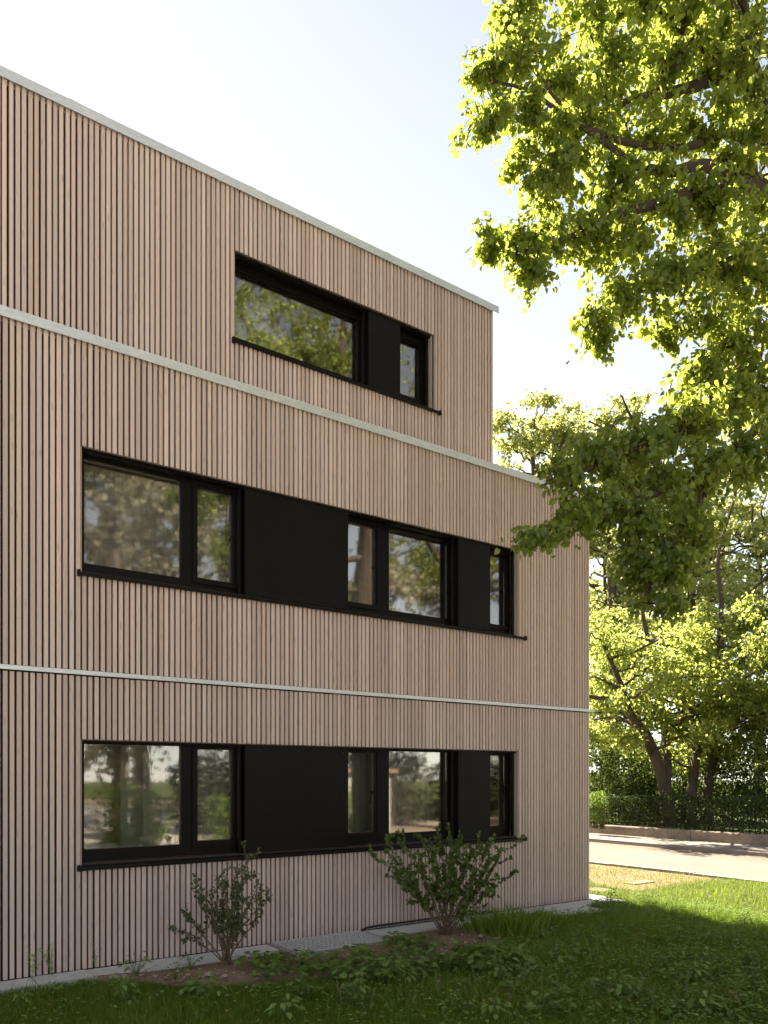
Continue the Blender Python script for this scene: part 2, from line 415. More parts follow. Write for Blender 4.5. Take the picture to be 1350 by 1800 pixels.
M['drylawn'] = m_leaf('sunny_lawn_blade', (0.10, 0.14, 0.03), (0.20, 0.225, 0.07), (0.26, 0.33, 0.06), 0.4, 0.5, 0.02)  # paler copy of the grass, strong sunlight put into its colour
M['drygrass'] = m_leaf('dry_stem', (0.16, 0.15, 0.07), (0.26, 0.23, 0.11), (0.25, 0.23, 0.08), 0.3)
M['fallen'] = m_leaf('fallen_leaf', (0.16, 0.09, 0.04), (0.42, 0.35, 0.14), (0.2, 0.16, 0.05), 0.2)
M['pink'] = m_leaf('pink_petal', (0.42, 0.12, 0.28), (0.55, 0.2, 0.4), (0.5, 0.2, 0.4), 0.3)
M['white'] = m_noise('white_render', (0.60, 0.58, 0.54), (0.70, 0.68, 0.64), 1.5, 0.85, 0, 0.1)
M['shedwood'] = m_noise('grey_shed_boards', (0.22, 0.21, 0.20), (0.32, 0.31, 0.29), 4, 0.9, 0, 0.3, 0.004, (1, 1, 0.2))
M['fencewood'] = m_noise('dark_fence_wood', (0.025, 0.019, 0.015), (0.045, 0.035, 0.028), 4, 0.9, 0, 0.3, 0.004, (1, 1, 0.2))
M['garagewall'] = m_noise('grey_garage_wall', (0.22, 0.21, 0.195), (0.28, 0.27, 0.25), 2, 0.9)
M['rooftile'] = m_noise('brown_roof', (0.14, 0.08, 0.055), (0.20, 0.12, 0.085), 4, 0.85)

# ------------------------------------------------------------------ setting: ground, paving, road
def grid_sheet(name, x0, x1, y0, y1, nx, ny, zf, mat, kind='structure'):
    xs = np.linspace(x0, x1, nx); ys = np.linspace(y0, y1, ny)
    X, Y = np.meshgrid(xs, ys, indexing='ij'); V = np.stack([X, Y, zf(X, Y)], -1).reshape(-1, 3)
    i = np.arange(nx - 1)[:, None] * ny; j = np.arange(ny - 1)[None, :]
    F = np.stack([i + j, i + ny + j, i + ny + j + 1, i + j + 1], -1).reshape(-1, 4)
    o = obj(name, V, F, mat); tag(o, kind=kind); return o

lawn = grid_sheet('lawn', -300, 320, -300, 320, 3, 3, lambda x, y: 0 * x - 0.02, M['ground'])
tag(lawn, 'flat ground under the grass reaching out to the horizon', 'ground')

def soil_edge(x):      # front (camera side) edge of the planting bed
    return np.interp(x, [1.9, 2.3, 2.7, 3.3, 3.9, 4.7, 5.5, 6.3, 7.0, 7.6, 8.0], [-0.34, -0.62, -1.12, -1.45, -1.62, -1.66, -1.6, -1.5, -1.25, -0.8, -0.4])

xs = np.linspace(1.95, 8.0, 90); nv = 22
Vs = []
for x in xs:
    e = soil_edge(x) + 0.04 * math.sin(x * 7) + 0.03 * math.sin(x * 17)
    for k in range(nv):
        t = k / (nv - 1); y = -0.30 + (e + 0.30) * t
        hgt = 0.045 * math.sin(math.pi * min(1, t * 1.1)) - 0.026 * t ** 4
        Vs.append([x, y, hgt + rng.normal(0, 0.006) * (0.2 < t < 0.95)])
i = np.arange(len(xs) - 1)[:, None] * nv; j = np.arange(nv - 1)[None, :]
bed = obj('soil_bed', Vs, np.stack([i + j, i + j + 1, i + nv + j + 1, i + nv + j], -1).reshape(-1, 4), M['soil'], smooth=True)
tag(bed, 'brown stony planting bed in front of the timber wall', 'soil', kind='structure')

# pebbles: too many to count
ico = np.array([[0, 0, 1], [0.9, 0, 0.3], [0.25, 0.85, 0.3], [-0.75, 0.5, 0.25], [-0.7, -0.55, 0.3], [0.3, -0.85, 0.25], [0.7, 0.5, -0.5], [-0.2, 0.85, -0.5], [-0.9, 0, -0.45], [-0.25, -0.85, -0.5], [0.7, -0.5, -0.5]])
icf = np.array([[0, 1, 2], [0, 2, 3], [0, 3, 4], [0, 4, 5], [0, 5, 1], [1, 6, 2], [2, 7, 3], [3, 8, 4], [4, 9, 5], [5, 10, 1], [1, 10, 6], [2, 6, 7], [3, 7, 8], [4, 8, 9], [5, 9, 10]])
pv, pf = [], []
cnt = 0
for k in range(1500):
    x = rng.uniform(2.1, 7.8); e = soil_edge(x); t = rng.uniform(0.1, 1.0); y = -0.42 + (e + 0.42) * t
    s = 0.005 + 0.022 * rng.random() ** 4
    v = ico * s * rng.uniform(0.6, 1.2, 3) * np.array([1.2, 1.0, 0.7]); a = rng.uniform(0, 6.28)
    v = v @ np.array([[math.cos(a), math.sin(a), 0], [-math.sin(a), math.cos(a), 0], [0, 0, 1]]) + rng.normal(0, s * 0.12, v.shape)
    pv.append(v + np.array([x, y, 0.045 * math.sin(math.pi * min(1, t * 1.1)) + s * 0.1])); pf.append(icf + cnt); cnt += len(ico)
tag(obj('gravel', np.concatenate(pv), np.concatenate(pf), M['pebble'], bed), kind='stuff')
for (sx, sy, ss) in ((2.93, -0.93, 0.045), (3.02, -1.08, 0.03), (2.75, -0.83, 0.025), (3.35, -1.22, 0.03), (5.9, -1.3, 0.03), (6.3, -1.12, 0.035)):
    v = ico * ss * np.array([1.4, 0.9, 0.7]) + rng.normal(0, ss * 0.08, ico.shape) + np.array([sx, sy, 0.05])
    obj('stone', v, icf, M['pebble'], bed)

# concrete slabs along the wall
strip = obj('paving_strip', *boxes([(-6, 10.05, -0.36, -0.02, -0.15, -0.018)]), M['soil'])
tag(strip, 'narrow strip of grey concrete slabs along the foot of the timber wall', 'paving', kind='structure')
slab_x = np.arange(-6, 10.0, 0.5)
for x in slab_x:
    x1 = min(x + 0.494, 10.04)
    if x1 > 4.04 and x < 5.26: continue
    w = 0.39 if x > 7.6 else 0.335
    dz = rng.uniform(-0.004, 0.004)
    obj('slab', *boxes([(x + 0.003, x1, -0.02 - w, -0.022, -0.015, 0.042 + dz)]), M['concrete'], strip)
obj('slab', *boxes([(5.27, 5.497, -0.36, -0.022, -0.015, 0.043)]), M['concrete'], strip)
obj('slab', *boxes([(9.71, 10.04, -0.015, 0.49, -0.015, 0.04)]), M['concrete'], strip)
obj('slab', *boxes([(9.71, 10.04, 0.50, 1.0, -0.015, 0.042)]), M['concrete'], strip)
obj('slab', *boxes([(8.1, 8.6, -0.78, -0.42, -0.015, 0.03)]), M['concrete'], strip)
obj('slab', *boxes([(8.61, 9.1, -0.80, -0.425, -0.015, 0.034)]), M['concrete'], strip)

def flat(name, x0, x1, y0, y1, z0, z1, mat, label, cat):
    o = obj(name, *boxes([(x0, x1, y0, y1, z0, z1)]), mat); return tag(o, label, cat, kind='structure')
flat('road', 14.12, 18.48, -60, 90, -0.12, 0.002, M['road'], 'pale sunlit road running past the end of the building', 'road')
kb = flat('kerb', 18.485, 18.62, -60, 90, -0.12, 0.10, M['kerb'], 'stone kerb between the road and the far pavement', 'kerb')
flat('pavement', 18.625, 20.38, -60, 90, -0.1, 0.094, M['walk'], 'sunlit pavement in front of the low garden wall', 'pavement')
ed = empty('road_edging', (14.0, 0, 0)); tag(ed, 'pale row of edging stones between the grass and the road', 'kerb', kind='structure')
for k, y in enumerate(np.arange(-14, 22, 1.0)):
    dz = rng.uniform(-0.008, 0.008)
    obj('edging_stone', *boxes([(13.93, 14.115, y + 0.006, y + 0.994, -0.1, 0.035 + dz)]), M['kerb'], ed)
flat('gravel_yard', -40, 13.8, -45, -9.6, -0.1, 0.004, M['yard'], 'pale gravel yard behind the camera mirrored in the panes', 'yard')  # unseen yard, added to bounce warm sunlight up onto the shaded facade
gg = flat('garden_ground', 20.62, 120, -60, 120, -0.1, 0.30, M['ground'], 'raised garden ground behind the low wall', 'ground')

gw = empty('garden_wall', (20.5, 5, 0)); tag(gw, 'low weathered concrete wall with moss below the hedge', 'wall')
for k, y in enumerate(np.arange(-14, 40, 3.2)):
    V, F = [], []
    ny = 16; yy = np.linspace(y + 0.008, y + 3.192, ny); dz = rng.uniform(-0.012, 0.012)
    for q in yy:
        e = rng.normal(0, 0.006)
        V += [[20.385 + e, q, 0.05], [20.385 + e * 0.5, q, 0.36 + dz + e], [20.40 + e, q, 0.385 + dz + e], [20.615, q, 0.39 + dz + rng.normal(0, 0.004)], [20.615, q, 0.05]]
    for a in range(ny - 1):
        for b in range(4): F.append([a * 5 + b, a * 5 + 5 + b, a * 5 + 6 + b, a * 5 + 1 + b])
    F.append([0, 1, 2, 3, 4]); F.append([(ny - 1) * 5 + b for b in (4, 3, 2, 1, 0)])
    obj('wall_block', V, F, M['conc_old'], gw)
for (px, py, w, d) in ((1124, 1551, 0.62, 0.25), (1050, 1564, 0.4, 0.4)):
    p = on_ground(px, py)
    t_ = obj('stepping_slab', *boxes([(p[0] - w / 2, p[0] + w / 2, p[1] - d / 2, p[1] + d / 2, -0.05, 0.008)]), M['conc_old'])
    tag(t_, 'pale flat slab lying in the sunlit grass by the bare soil' if w > 0.6 else 'pale flat slab in the sunlit grass close to the building corner', 'slab')
dp = grid_sheet('bare_soil', 11.2, 13.9, 0.3, 5.5, 12, 12, lambda x, y: -0.012 + 0 * x, M['soil'])
tag(dp, 'bare soil patch between the grass and the road', 'soil')

# ------------------------------------------------------------------ building
B = empty('timber_building', (4, 0, 0))
tag(B, 'three storey building clad in brown vertical timber slats with dark window bands', 'building')
XL, XR, XU = -6.0, 9.687, 8.08          # left end, lower right corner, upper right corner
YU = 0.49                               # setback of the top storey
SL = 1.967; PITCH = 0.06; SW = 0.0395; SD = 0.040
OPEN = {'g': (1.967, 8.089, 1.10, 2.345), 'f': (1.967, 8.089, 4.035, 5.275), 'u': (3.84, 6.877, 7.19, 8.245)}

# core walls, roofs and floors with real openings
def core(parts, name, mat):
    return obj(name, *boxes(parts), mat, B)
T = 0.285                                # wall thickness
def wall_with_hole(x0, x1, y0, z0, z1, op):
    ox0, ox1, oz0, oz1 = op
    return [(x0, ox0, y0, y0 + T, z0, z1), (ox1, x1, y0, y0 + T, z0, z1), (ox0, ox1, y0, y0 + T, z0, oz0), (ox0, ox1, y0, y0 + T, oz1, z1)]
g, f, u = OPEN['g'], OPEN['f'], OPEN['u']
core(wall_with_hole(XL, XR - 0.06, 0.046, -0.1, 2.95, g), 'wall', M['backing'])
core(wall_with_hole(XL, XR - 0.06, 0.046, 2.95, 6.29, f), 'wall', M['backing'])
core(wall_with_hole(XL, XU - 0.06, YU + 0.046, 6.29, 8.95, u), 'wall', M['backing'])
core([(XR - 0.36, XR - 0.06, 0.332, 10, -0.1, 6.29), (XU - 0.36, XU - 0.06, YU + 0.332, 10, 6.29, 8.95),
      (XL, XL + 0.3, 0.332, 10, -0.1, 8.95), (XL + 0.3, XR - 0.36, 9.7, 10, -0.1, 6.29), (XL + 0.3, XU - 0.36, 9.7, 10, 6.29, 8.95)], 'end_wall', M['backing'])
core([(XL + 0.02, XR - 0.08, 0.05, 9.98, 6.292, 6.36)], 'terrace_roof', M['coping'])
core([(XL + 0.02, XU - 0.08, YU + 0.05, 9.98, 8.952, 9.0)], 'roof', M['coping'])

# rooms behind the glass
core([(XL + 0.3, XR - 0.37, 0.34, 9.69, 0.02, 0.08), (XL + 0.3, XR - 0.37, 0.34, 9.69, 2.98, 3.05), (XL + 0.3, XU - 0.37, YU + 0.34, 9.69, 6.10, 6.20)], 'floor', M['floorwood'])
core([(XL + 0.3, XR - 0.37, 0.345, 9.69, 2.62, 2.97), (XL + 0.3, XR - 0.37, 0.345, 9.69, 5.62, 6.09), (XL + 0.3, XU - 0.37, YU + 0.345, 9.69, 8.55, 8.94)], 'ceiling', M['ceiling'])
for z0, z1, yo in ((0.085, 2.615, 0.0), (3.055, 5.615, 0.0), (6.205, 8.545, YU)):
    rb = [(XL + 0.31, XR - 0.38 if yo == 0 else XU - 0.38, 4.6, 4.7, z0, z1)]
    for xw in ((0.2, 4.4, 7.1) if yo == 0 else (2.6, 6.08)):
        rb.append((xw, xw + 0.12, yo + 0.345, 4.595, z0, z1))
    core(rb, 'room_wall', M['room'])
core([(2.75, 3.5, 1.35, 1.45, 0.085, 2.61), (2.6, 3.6, 1.6, 1.7, 3.06, 5.61)], 'room_partition', M['ceiling'])

# timber slats: list of (x centre, y front, z0, z1, along)
S = []
def slat_col(x, y, segs):
    for z0, z1 in segs: S.append((x, y, z0, z1))
k0 = int(math.floor((XL - SL) / PITCH))
n_low = int(math.floor((XR - SL) / PITCH))
for k in range(k0, n_low + 1):
    xa = SL + k * PITCH + 0.01025; xc = xa + SW / 2
    if xc + SW / 2 > XR + 0.001: continue
    inw = g[0] - 0.01 < xc < g[1] - 0.005
    slat_col(xc, 0.0, [(0.046, 1.062), (2.345, 2.972)] if inw else [(0.046, 2.972)])
    slat_col(xc, 0.0, [(3.036, 3.998), (5.275, 6.345)] if inw else [(3.036, 6.345)])
kx = u[0]
for k in range(int(math.floor((XL - kx) / PITCH)), int((XU - kx) / PITCH) + 1):
    xc = kx + k * PITCH + 0.01025 + SW / 2
    if xc + SW / 2 > XU: continue
    inw = u[0] < xc < u[1]
    slat_col(xc, YU, [(6.41, 7.14), (8.245, 8.99)] if inw else [(6.41, 8.99)])
S = np.array(S)
pxa, pya, za = project(np.stack([S[:, 0], S[:, 1], S[:, 2]], 1)); pxb, pyb, zb = project(np.stack([S[:, 0], S[:, 1], S[:, 3]], 1))
wl = project(np.stack([S[:, 0] - SW / 2, S[:, 1], S[:, 2]], 1))[0]; wr = project(np.stack([S[:, 0] + SW / 2, S[:, 1], S[:, 2]], 1))[0]
vis = (pxa > 2) & (pxa < 1348)
hh = np.clip(np.minimum(pya, 1800) - np.maximum(pyb, 0), 0, None)
area = np.where(vis, (wr - wl) * hh, -1)
order = np.argsort(-area); pick = set(order[:300].tolist())
slat_cache = {}
rest = []
for i, (xc, yf, z0, z1) in enumerate(S):
    dy = rng.uniform(-0.003, 0.0025); dx = rng.uniform(-0.0022, 0.0022); wv = rng.uniform(0.95, 1.05)
    e0 = rng.uniform(-0.002, 0.002) if z0 > 5 or z0 < 3 else 0
    if i in pick:
        L = round(z1 - z0, 3)
        if L not in slat_cache:
            V, F = bevel_box(-SW / 2, SW / 2, 0, SD, 0, L); slat_cache[L] = make_mesh('slat', V, F, M['slat'])
        link('slat', slat_cache[L], (xc + dx, yf + dy, z0 + e0), B).scale[0] = wv
    else:
        V, F = bevel_box(xc + dx - SW * wv / 2, xc + dx + SW * wv / 2, yf + dy, yf + SD, z0 + e0, z1 + e0); rest.append((V, F))
# slats round the corner on the end walls
for y in np.arange(0.045, 10, PITCH):
    rest.append((box(XR - 0.06, XR - 0.03, y, y + SW, 0.046, 2.972), BOXF)); rest.append((box(XR - 0.06, XR - 0.03, y, y + SW, 3.036, 6.30), BOXF))
    if y + YU < 10: rest.append((box(XU - 0.06, XU - 0.03, y + YU, y + YU + SW, 6.37, 8.952), BOXF))
V, F = merge(rest); tag(obj('slat_cladding', V, F, M['slat'], B), kind='stuff')

# coping sheets with joint clips
def coping(x0, x1, yf, z0, z1, back, joints, name):
    xs_ = [x0] + list(joints) + [x1]
    for a, b in zip(xs_[:-1], xs_[1:]):
        V, F = boxes([(a + 0.002, b - 0.002, yf - 0.038, yf - 0.034, z0, z1), (a + 0.002, b - 0.002, yf - 0.0338, yf + back, z1 - 0.006, z1)])
        c = obj(name, V, F, M['coping'], B)
        if b != x1:
            obj('joint_clip', *boxes([(b - 0.045, b + 0.045, yf - 0.0405, yf - 0.0385, z0 - 0.001, z1 + 0.003), (b - 0.045, b + 0.045, yf - 0.0383, yf + back, z1 + 0.001, z1 + 0.006)]), M['coping'], c)
coping(XL - 0.04, XU + 0.035, YU, 8.955, 9.058, 0.4, [-4.0, -1.0, 2.0, 4.05, 6.05], 'coping')
coping(XL - 0.04, XR + 0.035, 0.0, 6.303, 6.40, 0.42, [-4.2, -1.2, 2.0, 4.45, 6.75, 8.35], 'coping')
for y0 in (0.0, YU):
    X_ = XR if y0 == 0 else XU; zt = 6.303 if y0 == 0 else 8.955
    obj('coping', *boxes([(X_ - 0.3, X_ + 0.034, y0 + 0.43, 10, zt, zt + 0.095)]), M['coping'], B)
# thin drip strip between ground and first storey
for a, b in ((XL, 0.5), (0.5, 4.5), (4.5, 8.5), (8.5, XR + 0.03)):
    V, F = boxes([(a + 0.001, b - 0.001, -0.032, 0.031, 3.004, 3.026), (a + 0.001, b - 0.001, -0.035, -0.0322, 2.984, 3.0275)])
    obj('drip_strip', V, F, M['coping'], B)

# window bands
def ring(x0, x1, z0, z1, y0, y1, w, wb=None, wt=None):
    wb = w if wb is None else wb; wt = w if wt is None else wt
    return [(x0, x0 + w, y0, y1, z0, z1), (x1 - w, x1, y0, y1, z0, z1), (x0 + w, x1 - w, y0, y1, z0, z0 + wb), (x0 + w, x1 - w, y0, y1, z1 - wt, z1)]

def window(name_label, x0, x1, z0, z1, yf, panes):
    """Frame between x0..x1; panes: (gx0, gx1, gz0, gz1, sash)."""
    parts = []
    ya, yb = yf + 0.0, yf + 0.07
    xs_ = [x0] + [v for p in panes for v in (p[0], p[1])] + [x1]
    for a, b in zip(xs_[0::2], xs_[1::2]):
        parts.append((a, b, ya, yb, z0, z1))
    for p in panes:
        parts.append((p[0], p[1], ya, yb, z0, p[2])); parts.append((p[0], p[1], ya, yb, p[3], z1))
    w = obj('window', *boxes(parts), M['frame'], B)
    for gx0, gx1, gz0, gz1, sash in panes:
        if sash:
            obj('sash', *boxes(ring(gx0 - 0.055, gx1 + 0.055, gz0 - 0.055, gz1 + 0.055, yf - 0.022, yf - 0.002, 0.058)), M['frame'], w)
            obj('sash', *boxes(ring(gx0 - 0.001, gx1 + 0.001, gz0 - 0.001, gz1 + 0.001, yf - 0.001, yf + 0.035, 0.012)), M['frame'], w)
        else:
            obj('glazing_bead', *boxes(ring(gx0, gx1, gz0, gz1, yf + 0.005, yf + 0.035, 0.010)), M['frame'], w)
        obj('pane', *boxes([(gx0 + 0.002, gx1 - 0.002, yf + 0.040, yf + 0.046, gz0 + 0.002, gz1 - 0.002)]), M['glass'], w)
        obj('inner_frame', *boxes(ring(gx0 - 0.03, gx1 + 0.03, gz0 - 0.03, gz1 + 0.03, yf + 0.072, yf + 0.13, 0.05)), M['spacer'], w)
        if sash:
            hx = gx1 - 0.012
            obj('handle', *boxes([(hx - 0.012, hx + 0.012, yf + 0.06, yf + 0.115, (gz0 + gz1) / 2 - 0.02, (gz0 + gz1) / 2 + 0.02), (hx - 0.01, hx + 0.01, yf + 0.1, yf + 0.115, (gz0 + gz1) / 2 - 0.15, (gz0 + gz1) / 2 - 0.021)]), M['frame'], w)
    return w

def cyl_disc(x, y, z, r, d):
    a = np.linspace(0, 2 * np.pi, 8, endpoint=False)
    V = [[x + r * math.cos(t), y, z + r * math.sin(t)] for t in a] + [[x + r * math.cos(t), y - d, z + r * math.sin(t)] for t in a]
    F = [[i, (i + 1) % 8, 8 + (i + 1) % 8, 8 + i] for i in range(8)] + [list(range(8, 16))]
    return V, F

def panel(x0, x1, z0, z1, yf):
    p = obj('cover_panel', *boxes([(x0, x1, yf + 0.030, yf + 0.040, z0, z1)]), M['panel'], B)
    nx = 3 if x1 - x0 > 1 else 2
    for x in np.linspace(x0 + 0.07, x1 - 0.07, nx):
        for z in np.linspace(z0 + 0.06, z1 - 0.07, 3):
            V, F = cyl_disc(x, yf + 0.0295, z, 0.007, 0.004); obj('screw', V, F, M['screw'], p)
    # return edges of the panel box, set back behind the sheet
    obj('panel_box', *boxes([(x0 + 0.012, x0 + 0.03, yf + 0.0405, yf + 0.175, z0, z1), (x1 - 0.03, x1 - 0.012, yf + 0.0405, yf + 0.175, z0, z1)]), M['frame'], p)
    return p

def sill(x0, x1, z, yf, splits):
    xs_ = [x0] + splits + [x1]
    for i, (a, b) in enumerate(zip(xs_[:-1], xs_[1:])):
        a2, b2 = a + (0.0015 if i else 0), b - 0.0015
        V = np.array([[a2, yf - 0.045, z - 0.038], [a2, yf - 0.045, z], [a2, yf + 0.178, z + 0.022], [a2, yf + 0.178, z + 0.006], [a2, yf - 0.041, z - 0.004], [a2, yf - 0.041, z - 0.038]])
        V2 = V.copy(); V2[:, 0] = b2; n = 6
        F = [list(range(6)), [11, 10, 9, 8, 7, 6]] + [[k, k + n, (k + 1) % n + n, (k + 1) % n] for k in range(n)]
        s = obj('window_sill', np.concatenate([V, V2]), F, M['sill'], B)
        for x in np.arange(a + 0.25, b - 0.05, 0.32):
            q = box(x - 0.006, x + 0.006, yf + 0.165, yf + 0.172, z + 0.0215, z + 0.032); obj('screw', q, BOXF, M['screw'], s)
        if i == 0: obj('end_cap', *boxes([(a - 0.024, a - 0.0005, yf - 0.05, yf - 0.004, z - 0.042, z + 0.02)]), M['sill'], s)
        if i == len(xs_) - 2: obj('end_cap', *boxes([(b + 0.0005, b + 0.024, yf - 0.05, yf - 0.004, z - 0.042, z + 0.02)]), M['sill'], s)

def band(op, yf, wins, panels, rails, splits):
    x0, x1, z0, z1 = op
    for xa, xb in ((x0, x0 + 0.012), (x1 - 0.012, x1)):
        obj('reveal_board', *boxes([(xa, xb, yf + 0.03, yf + 0.20, z0 - 0.02, z1)]), M['reveal'], B)
    obj('head_board', *boxes([(x0 + 0.013, x1 - 0.013, yf + 0.003, yf + 0.028, z1 - 0.012, z1 - 0.001)]), M['headboard'], B)
    bb = obj('blind_box', *boxes([(x0 + 0.013, x1 - 0.013, yf + 0.072, yf + 0.17, z1 - 0.022, z1 - 0.001), (x0 + 0.013, x1 - 0.013, yf + 0.06, yf + 0.071, z1 - 0.03, z1 - 0.001)]), M['frame'], B)
    for x in np.arange(x0 + 0.28, x1 - 0.1, 0.62):
        obj('bracket', *boxes([(x - 0.02, x + 0.02, yf + 0.004, yf + 0.059, z1 - 0.02, z1 - 0.0125)]), M['frame'], bb)
    obj('frame_lining', *boxes([(x0 + 0.013, x1 - 0.013, yf + 0.255, yf + 0.33, z0 - 0.02, z0 + 0.03), (x0 + 0.013, x1 - 0.013, yf + 0.255, yf + 0.33, z1 - 0.03, z1 - 0.001)]), M['spacer'], B)
    for xa in rails:
        obj('guide_rail', *boxes([(xa - 0.014, xa + 0.014, yf + 0.085, yf + 0.125, z0, z1 - 0.031)]), M['frame'], B)
    for w in wins: window('', *w)
    for p in panels: panel(p[0], p[1], z0 + 0.003, z1 - 0.014 if yf else z1 - 0.013, yf)
    sill(x0 - 0.02, x1 + 0.085, z0 - 0.03, yf, splits)

for key, zb, zt in (('g', 1.21, 2.315), ('f', 4.145, 5.245)):
    op = OPEN[key]; a, b = op[2] - 0.005, op[3] - 0.002
    band(op, 0.0,
         [(1.98, 3.845, a, b, 0.18, [(2.03, 3.075, zb, zt, False), (3.24, 3.68, zb + 0.03, zt - 0.03, True)]),
          (5.08, 7.095, a, b, 0.18, [(5.19, 5.68, zb + 0.03, zt - 0.03, True), (5.87, 6.89, zb, zt, False)]),
          (7.40, 8.076, a, b, 0.18, [(7.52, 8.0, zb + 0.03, zt - 0.03, True)])],
         [(3.755, 5.145), (6.945, 7.54)], [3.715, 6.9, 8.045], [3.80, 5.15, 7.0, 7.6])
op = OPEN['u']
band(op, YU,
     [(3.853, 5.99, op[2] - 0.005, op[3] - 0.002, YU + 0.18, [(3.90, 5.72, 7.31, 8.165, False)]),
      (6.20, 6.864, op[2] - 0.005, op[3] - 0.002, YU + 0.18, [(6.34, 6.775, 7.335, 8.14, True)])],
     [(5.783, 6.313)], [5.745, 6.83], [5.78, 6.35])

# curtains added behind some panes as a pale veil muting the reflections
def veil_curtain(x0, x1, y, z0, z1):
    n = int((x1 - x0) / 0.02); xs_ = np.linspace(x0, x1, n); ys_ = y + 0.018 * np.sin(xs_ * 62) + 0.008 * np.sin(xs_ * 23 + 1)
    V = np.concatenate([np.stack([xs_, ys_, np.full(n, z0)], 1), np.stack([xs_, ys_, np.full(n, z1)], 1), np.stack([xs_, ys_ + 0.004, np.full(n, z0)], 1), np.stack([xs_, ys_ + 0.004, np.full(n, z1)], 1)])
    i_ = np.arange(n - 1); F = np.concatenate([np.stack([i_, i_ + 1, i_ + 1 + n, i_ + n], 1), np.stack([i_ + 2 * n, i_ + 3 * n, i_ + 1 + 3 * n, i_ + 1 + 2 * n], 1)])
    obj('curtain', V, F, M['curtain'], B, True)
for x0, x1, y, z0, z1 in ((2.75, 3.72, 0.50, 0.2, 2.6), (5.15, 6.95, 0.55, 0.2, 2.6), (2.0, 3.72, 0.50, 3.2, 5.55), (5.15, 6.95, 0.50, 3.2, 5.55), (3.9, 5.85, YU + 0.5, 6.4, 8.5), (6.3, 6.82, YU + 0.5, 6.4, 8.5)):
    veil_curtain(x0, x1, y, z0, z1)

# light well grating and hose at the wall foot
G = empty('light_well_grating', (4.65, -0.35, 0.03)); tag(G, 'galvanised steel grating over a light well at the wall foot', 'grating')
gx0, gx1, gy0, gy1 = 4.05, 5.25, -0.69, -0.035
obj('kerb_frame', *boxes(ring(gx0 - 0.0, gx1 + 0.0, 0, 1, 0, 1, 0.1)[:0] or [(gx0 - 0.06, gx0 - 0.004, gy0 - 0.06, gy1, -0.1, 0.052), (gx1 + 0.004, gx1 + 0.06, gy0 - 0.06, gy1, -0.1, 0.052), (gx0 - 0.004, gx1 + 0.004, gy0 - 0.06, gy0 - 0.004, -0.1, 0.052)]), M['kerb'], G)
obj('pit_floor', *boxes([(gx0 - 0.003, gx1 + 0.003, gy0 - 0.003, gy1, -0.12, -0.06)]), M['pit'], G)
obj('rim', *boxes([(gx0, gx0 + 0.005, gy0, gy1, 0.03, 0.062), (gx1 - 0.005, gx1, gy0, gy1, 0.03, 0.062), (gx0 + 0.005, gx1 - 0.005, gy0, gy0 + 0.005, 0.03, 0.062), (gx0 + 0.005, gx1 - 0.005, gy1 - 0.005, gy1, 0.03, 0.062)]), M['grating'], G)
bl = [(x, x + 0.022, gy0 + 0.005, gy1 - 0.005, 0.034, 0.060) for x in np.arange(gx0 + 0.03, gx1 - 0.03, 0.058)]
obj('bearing_bars', *boxes(bl), M['grating'], G)
bl = [(gx0 + 0.005, gx1 - 0.005, y, y + 0.006, 0.040, 0.0585) for y in np.arange(gy0 + 0.08, gy1 - 0.01, 0.1)]
obj('cross_bars', *boxes(bl), M['grating'], G)
hp = smooth_path([(5.27, -0.05, 0.03), (5.31, -0.05, 0.06), (5.42, -0.05, 0.085), (5.8, -0.055, 0.088), (6.4, -0.05, 0.085), (7.0, -0.06, 0.08), (7.5, -0.06, 0.075)], 40)
V, F = tubes([(hp, np.full(len(hp), 0.014))], 8)
tag(obj('hose', V, F, M['hose'], smooth=True), 'black hose running along the foot of the wall beside the grating', 'hose')

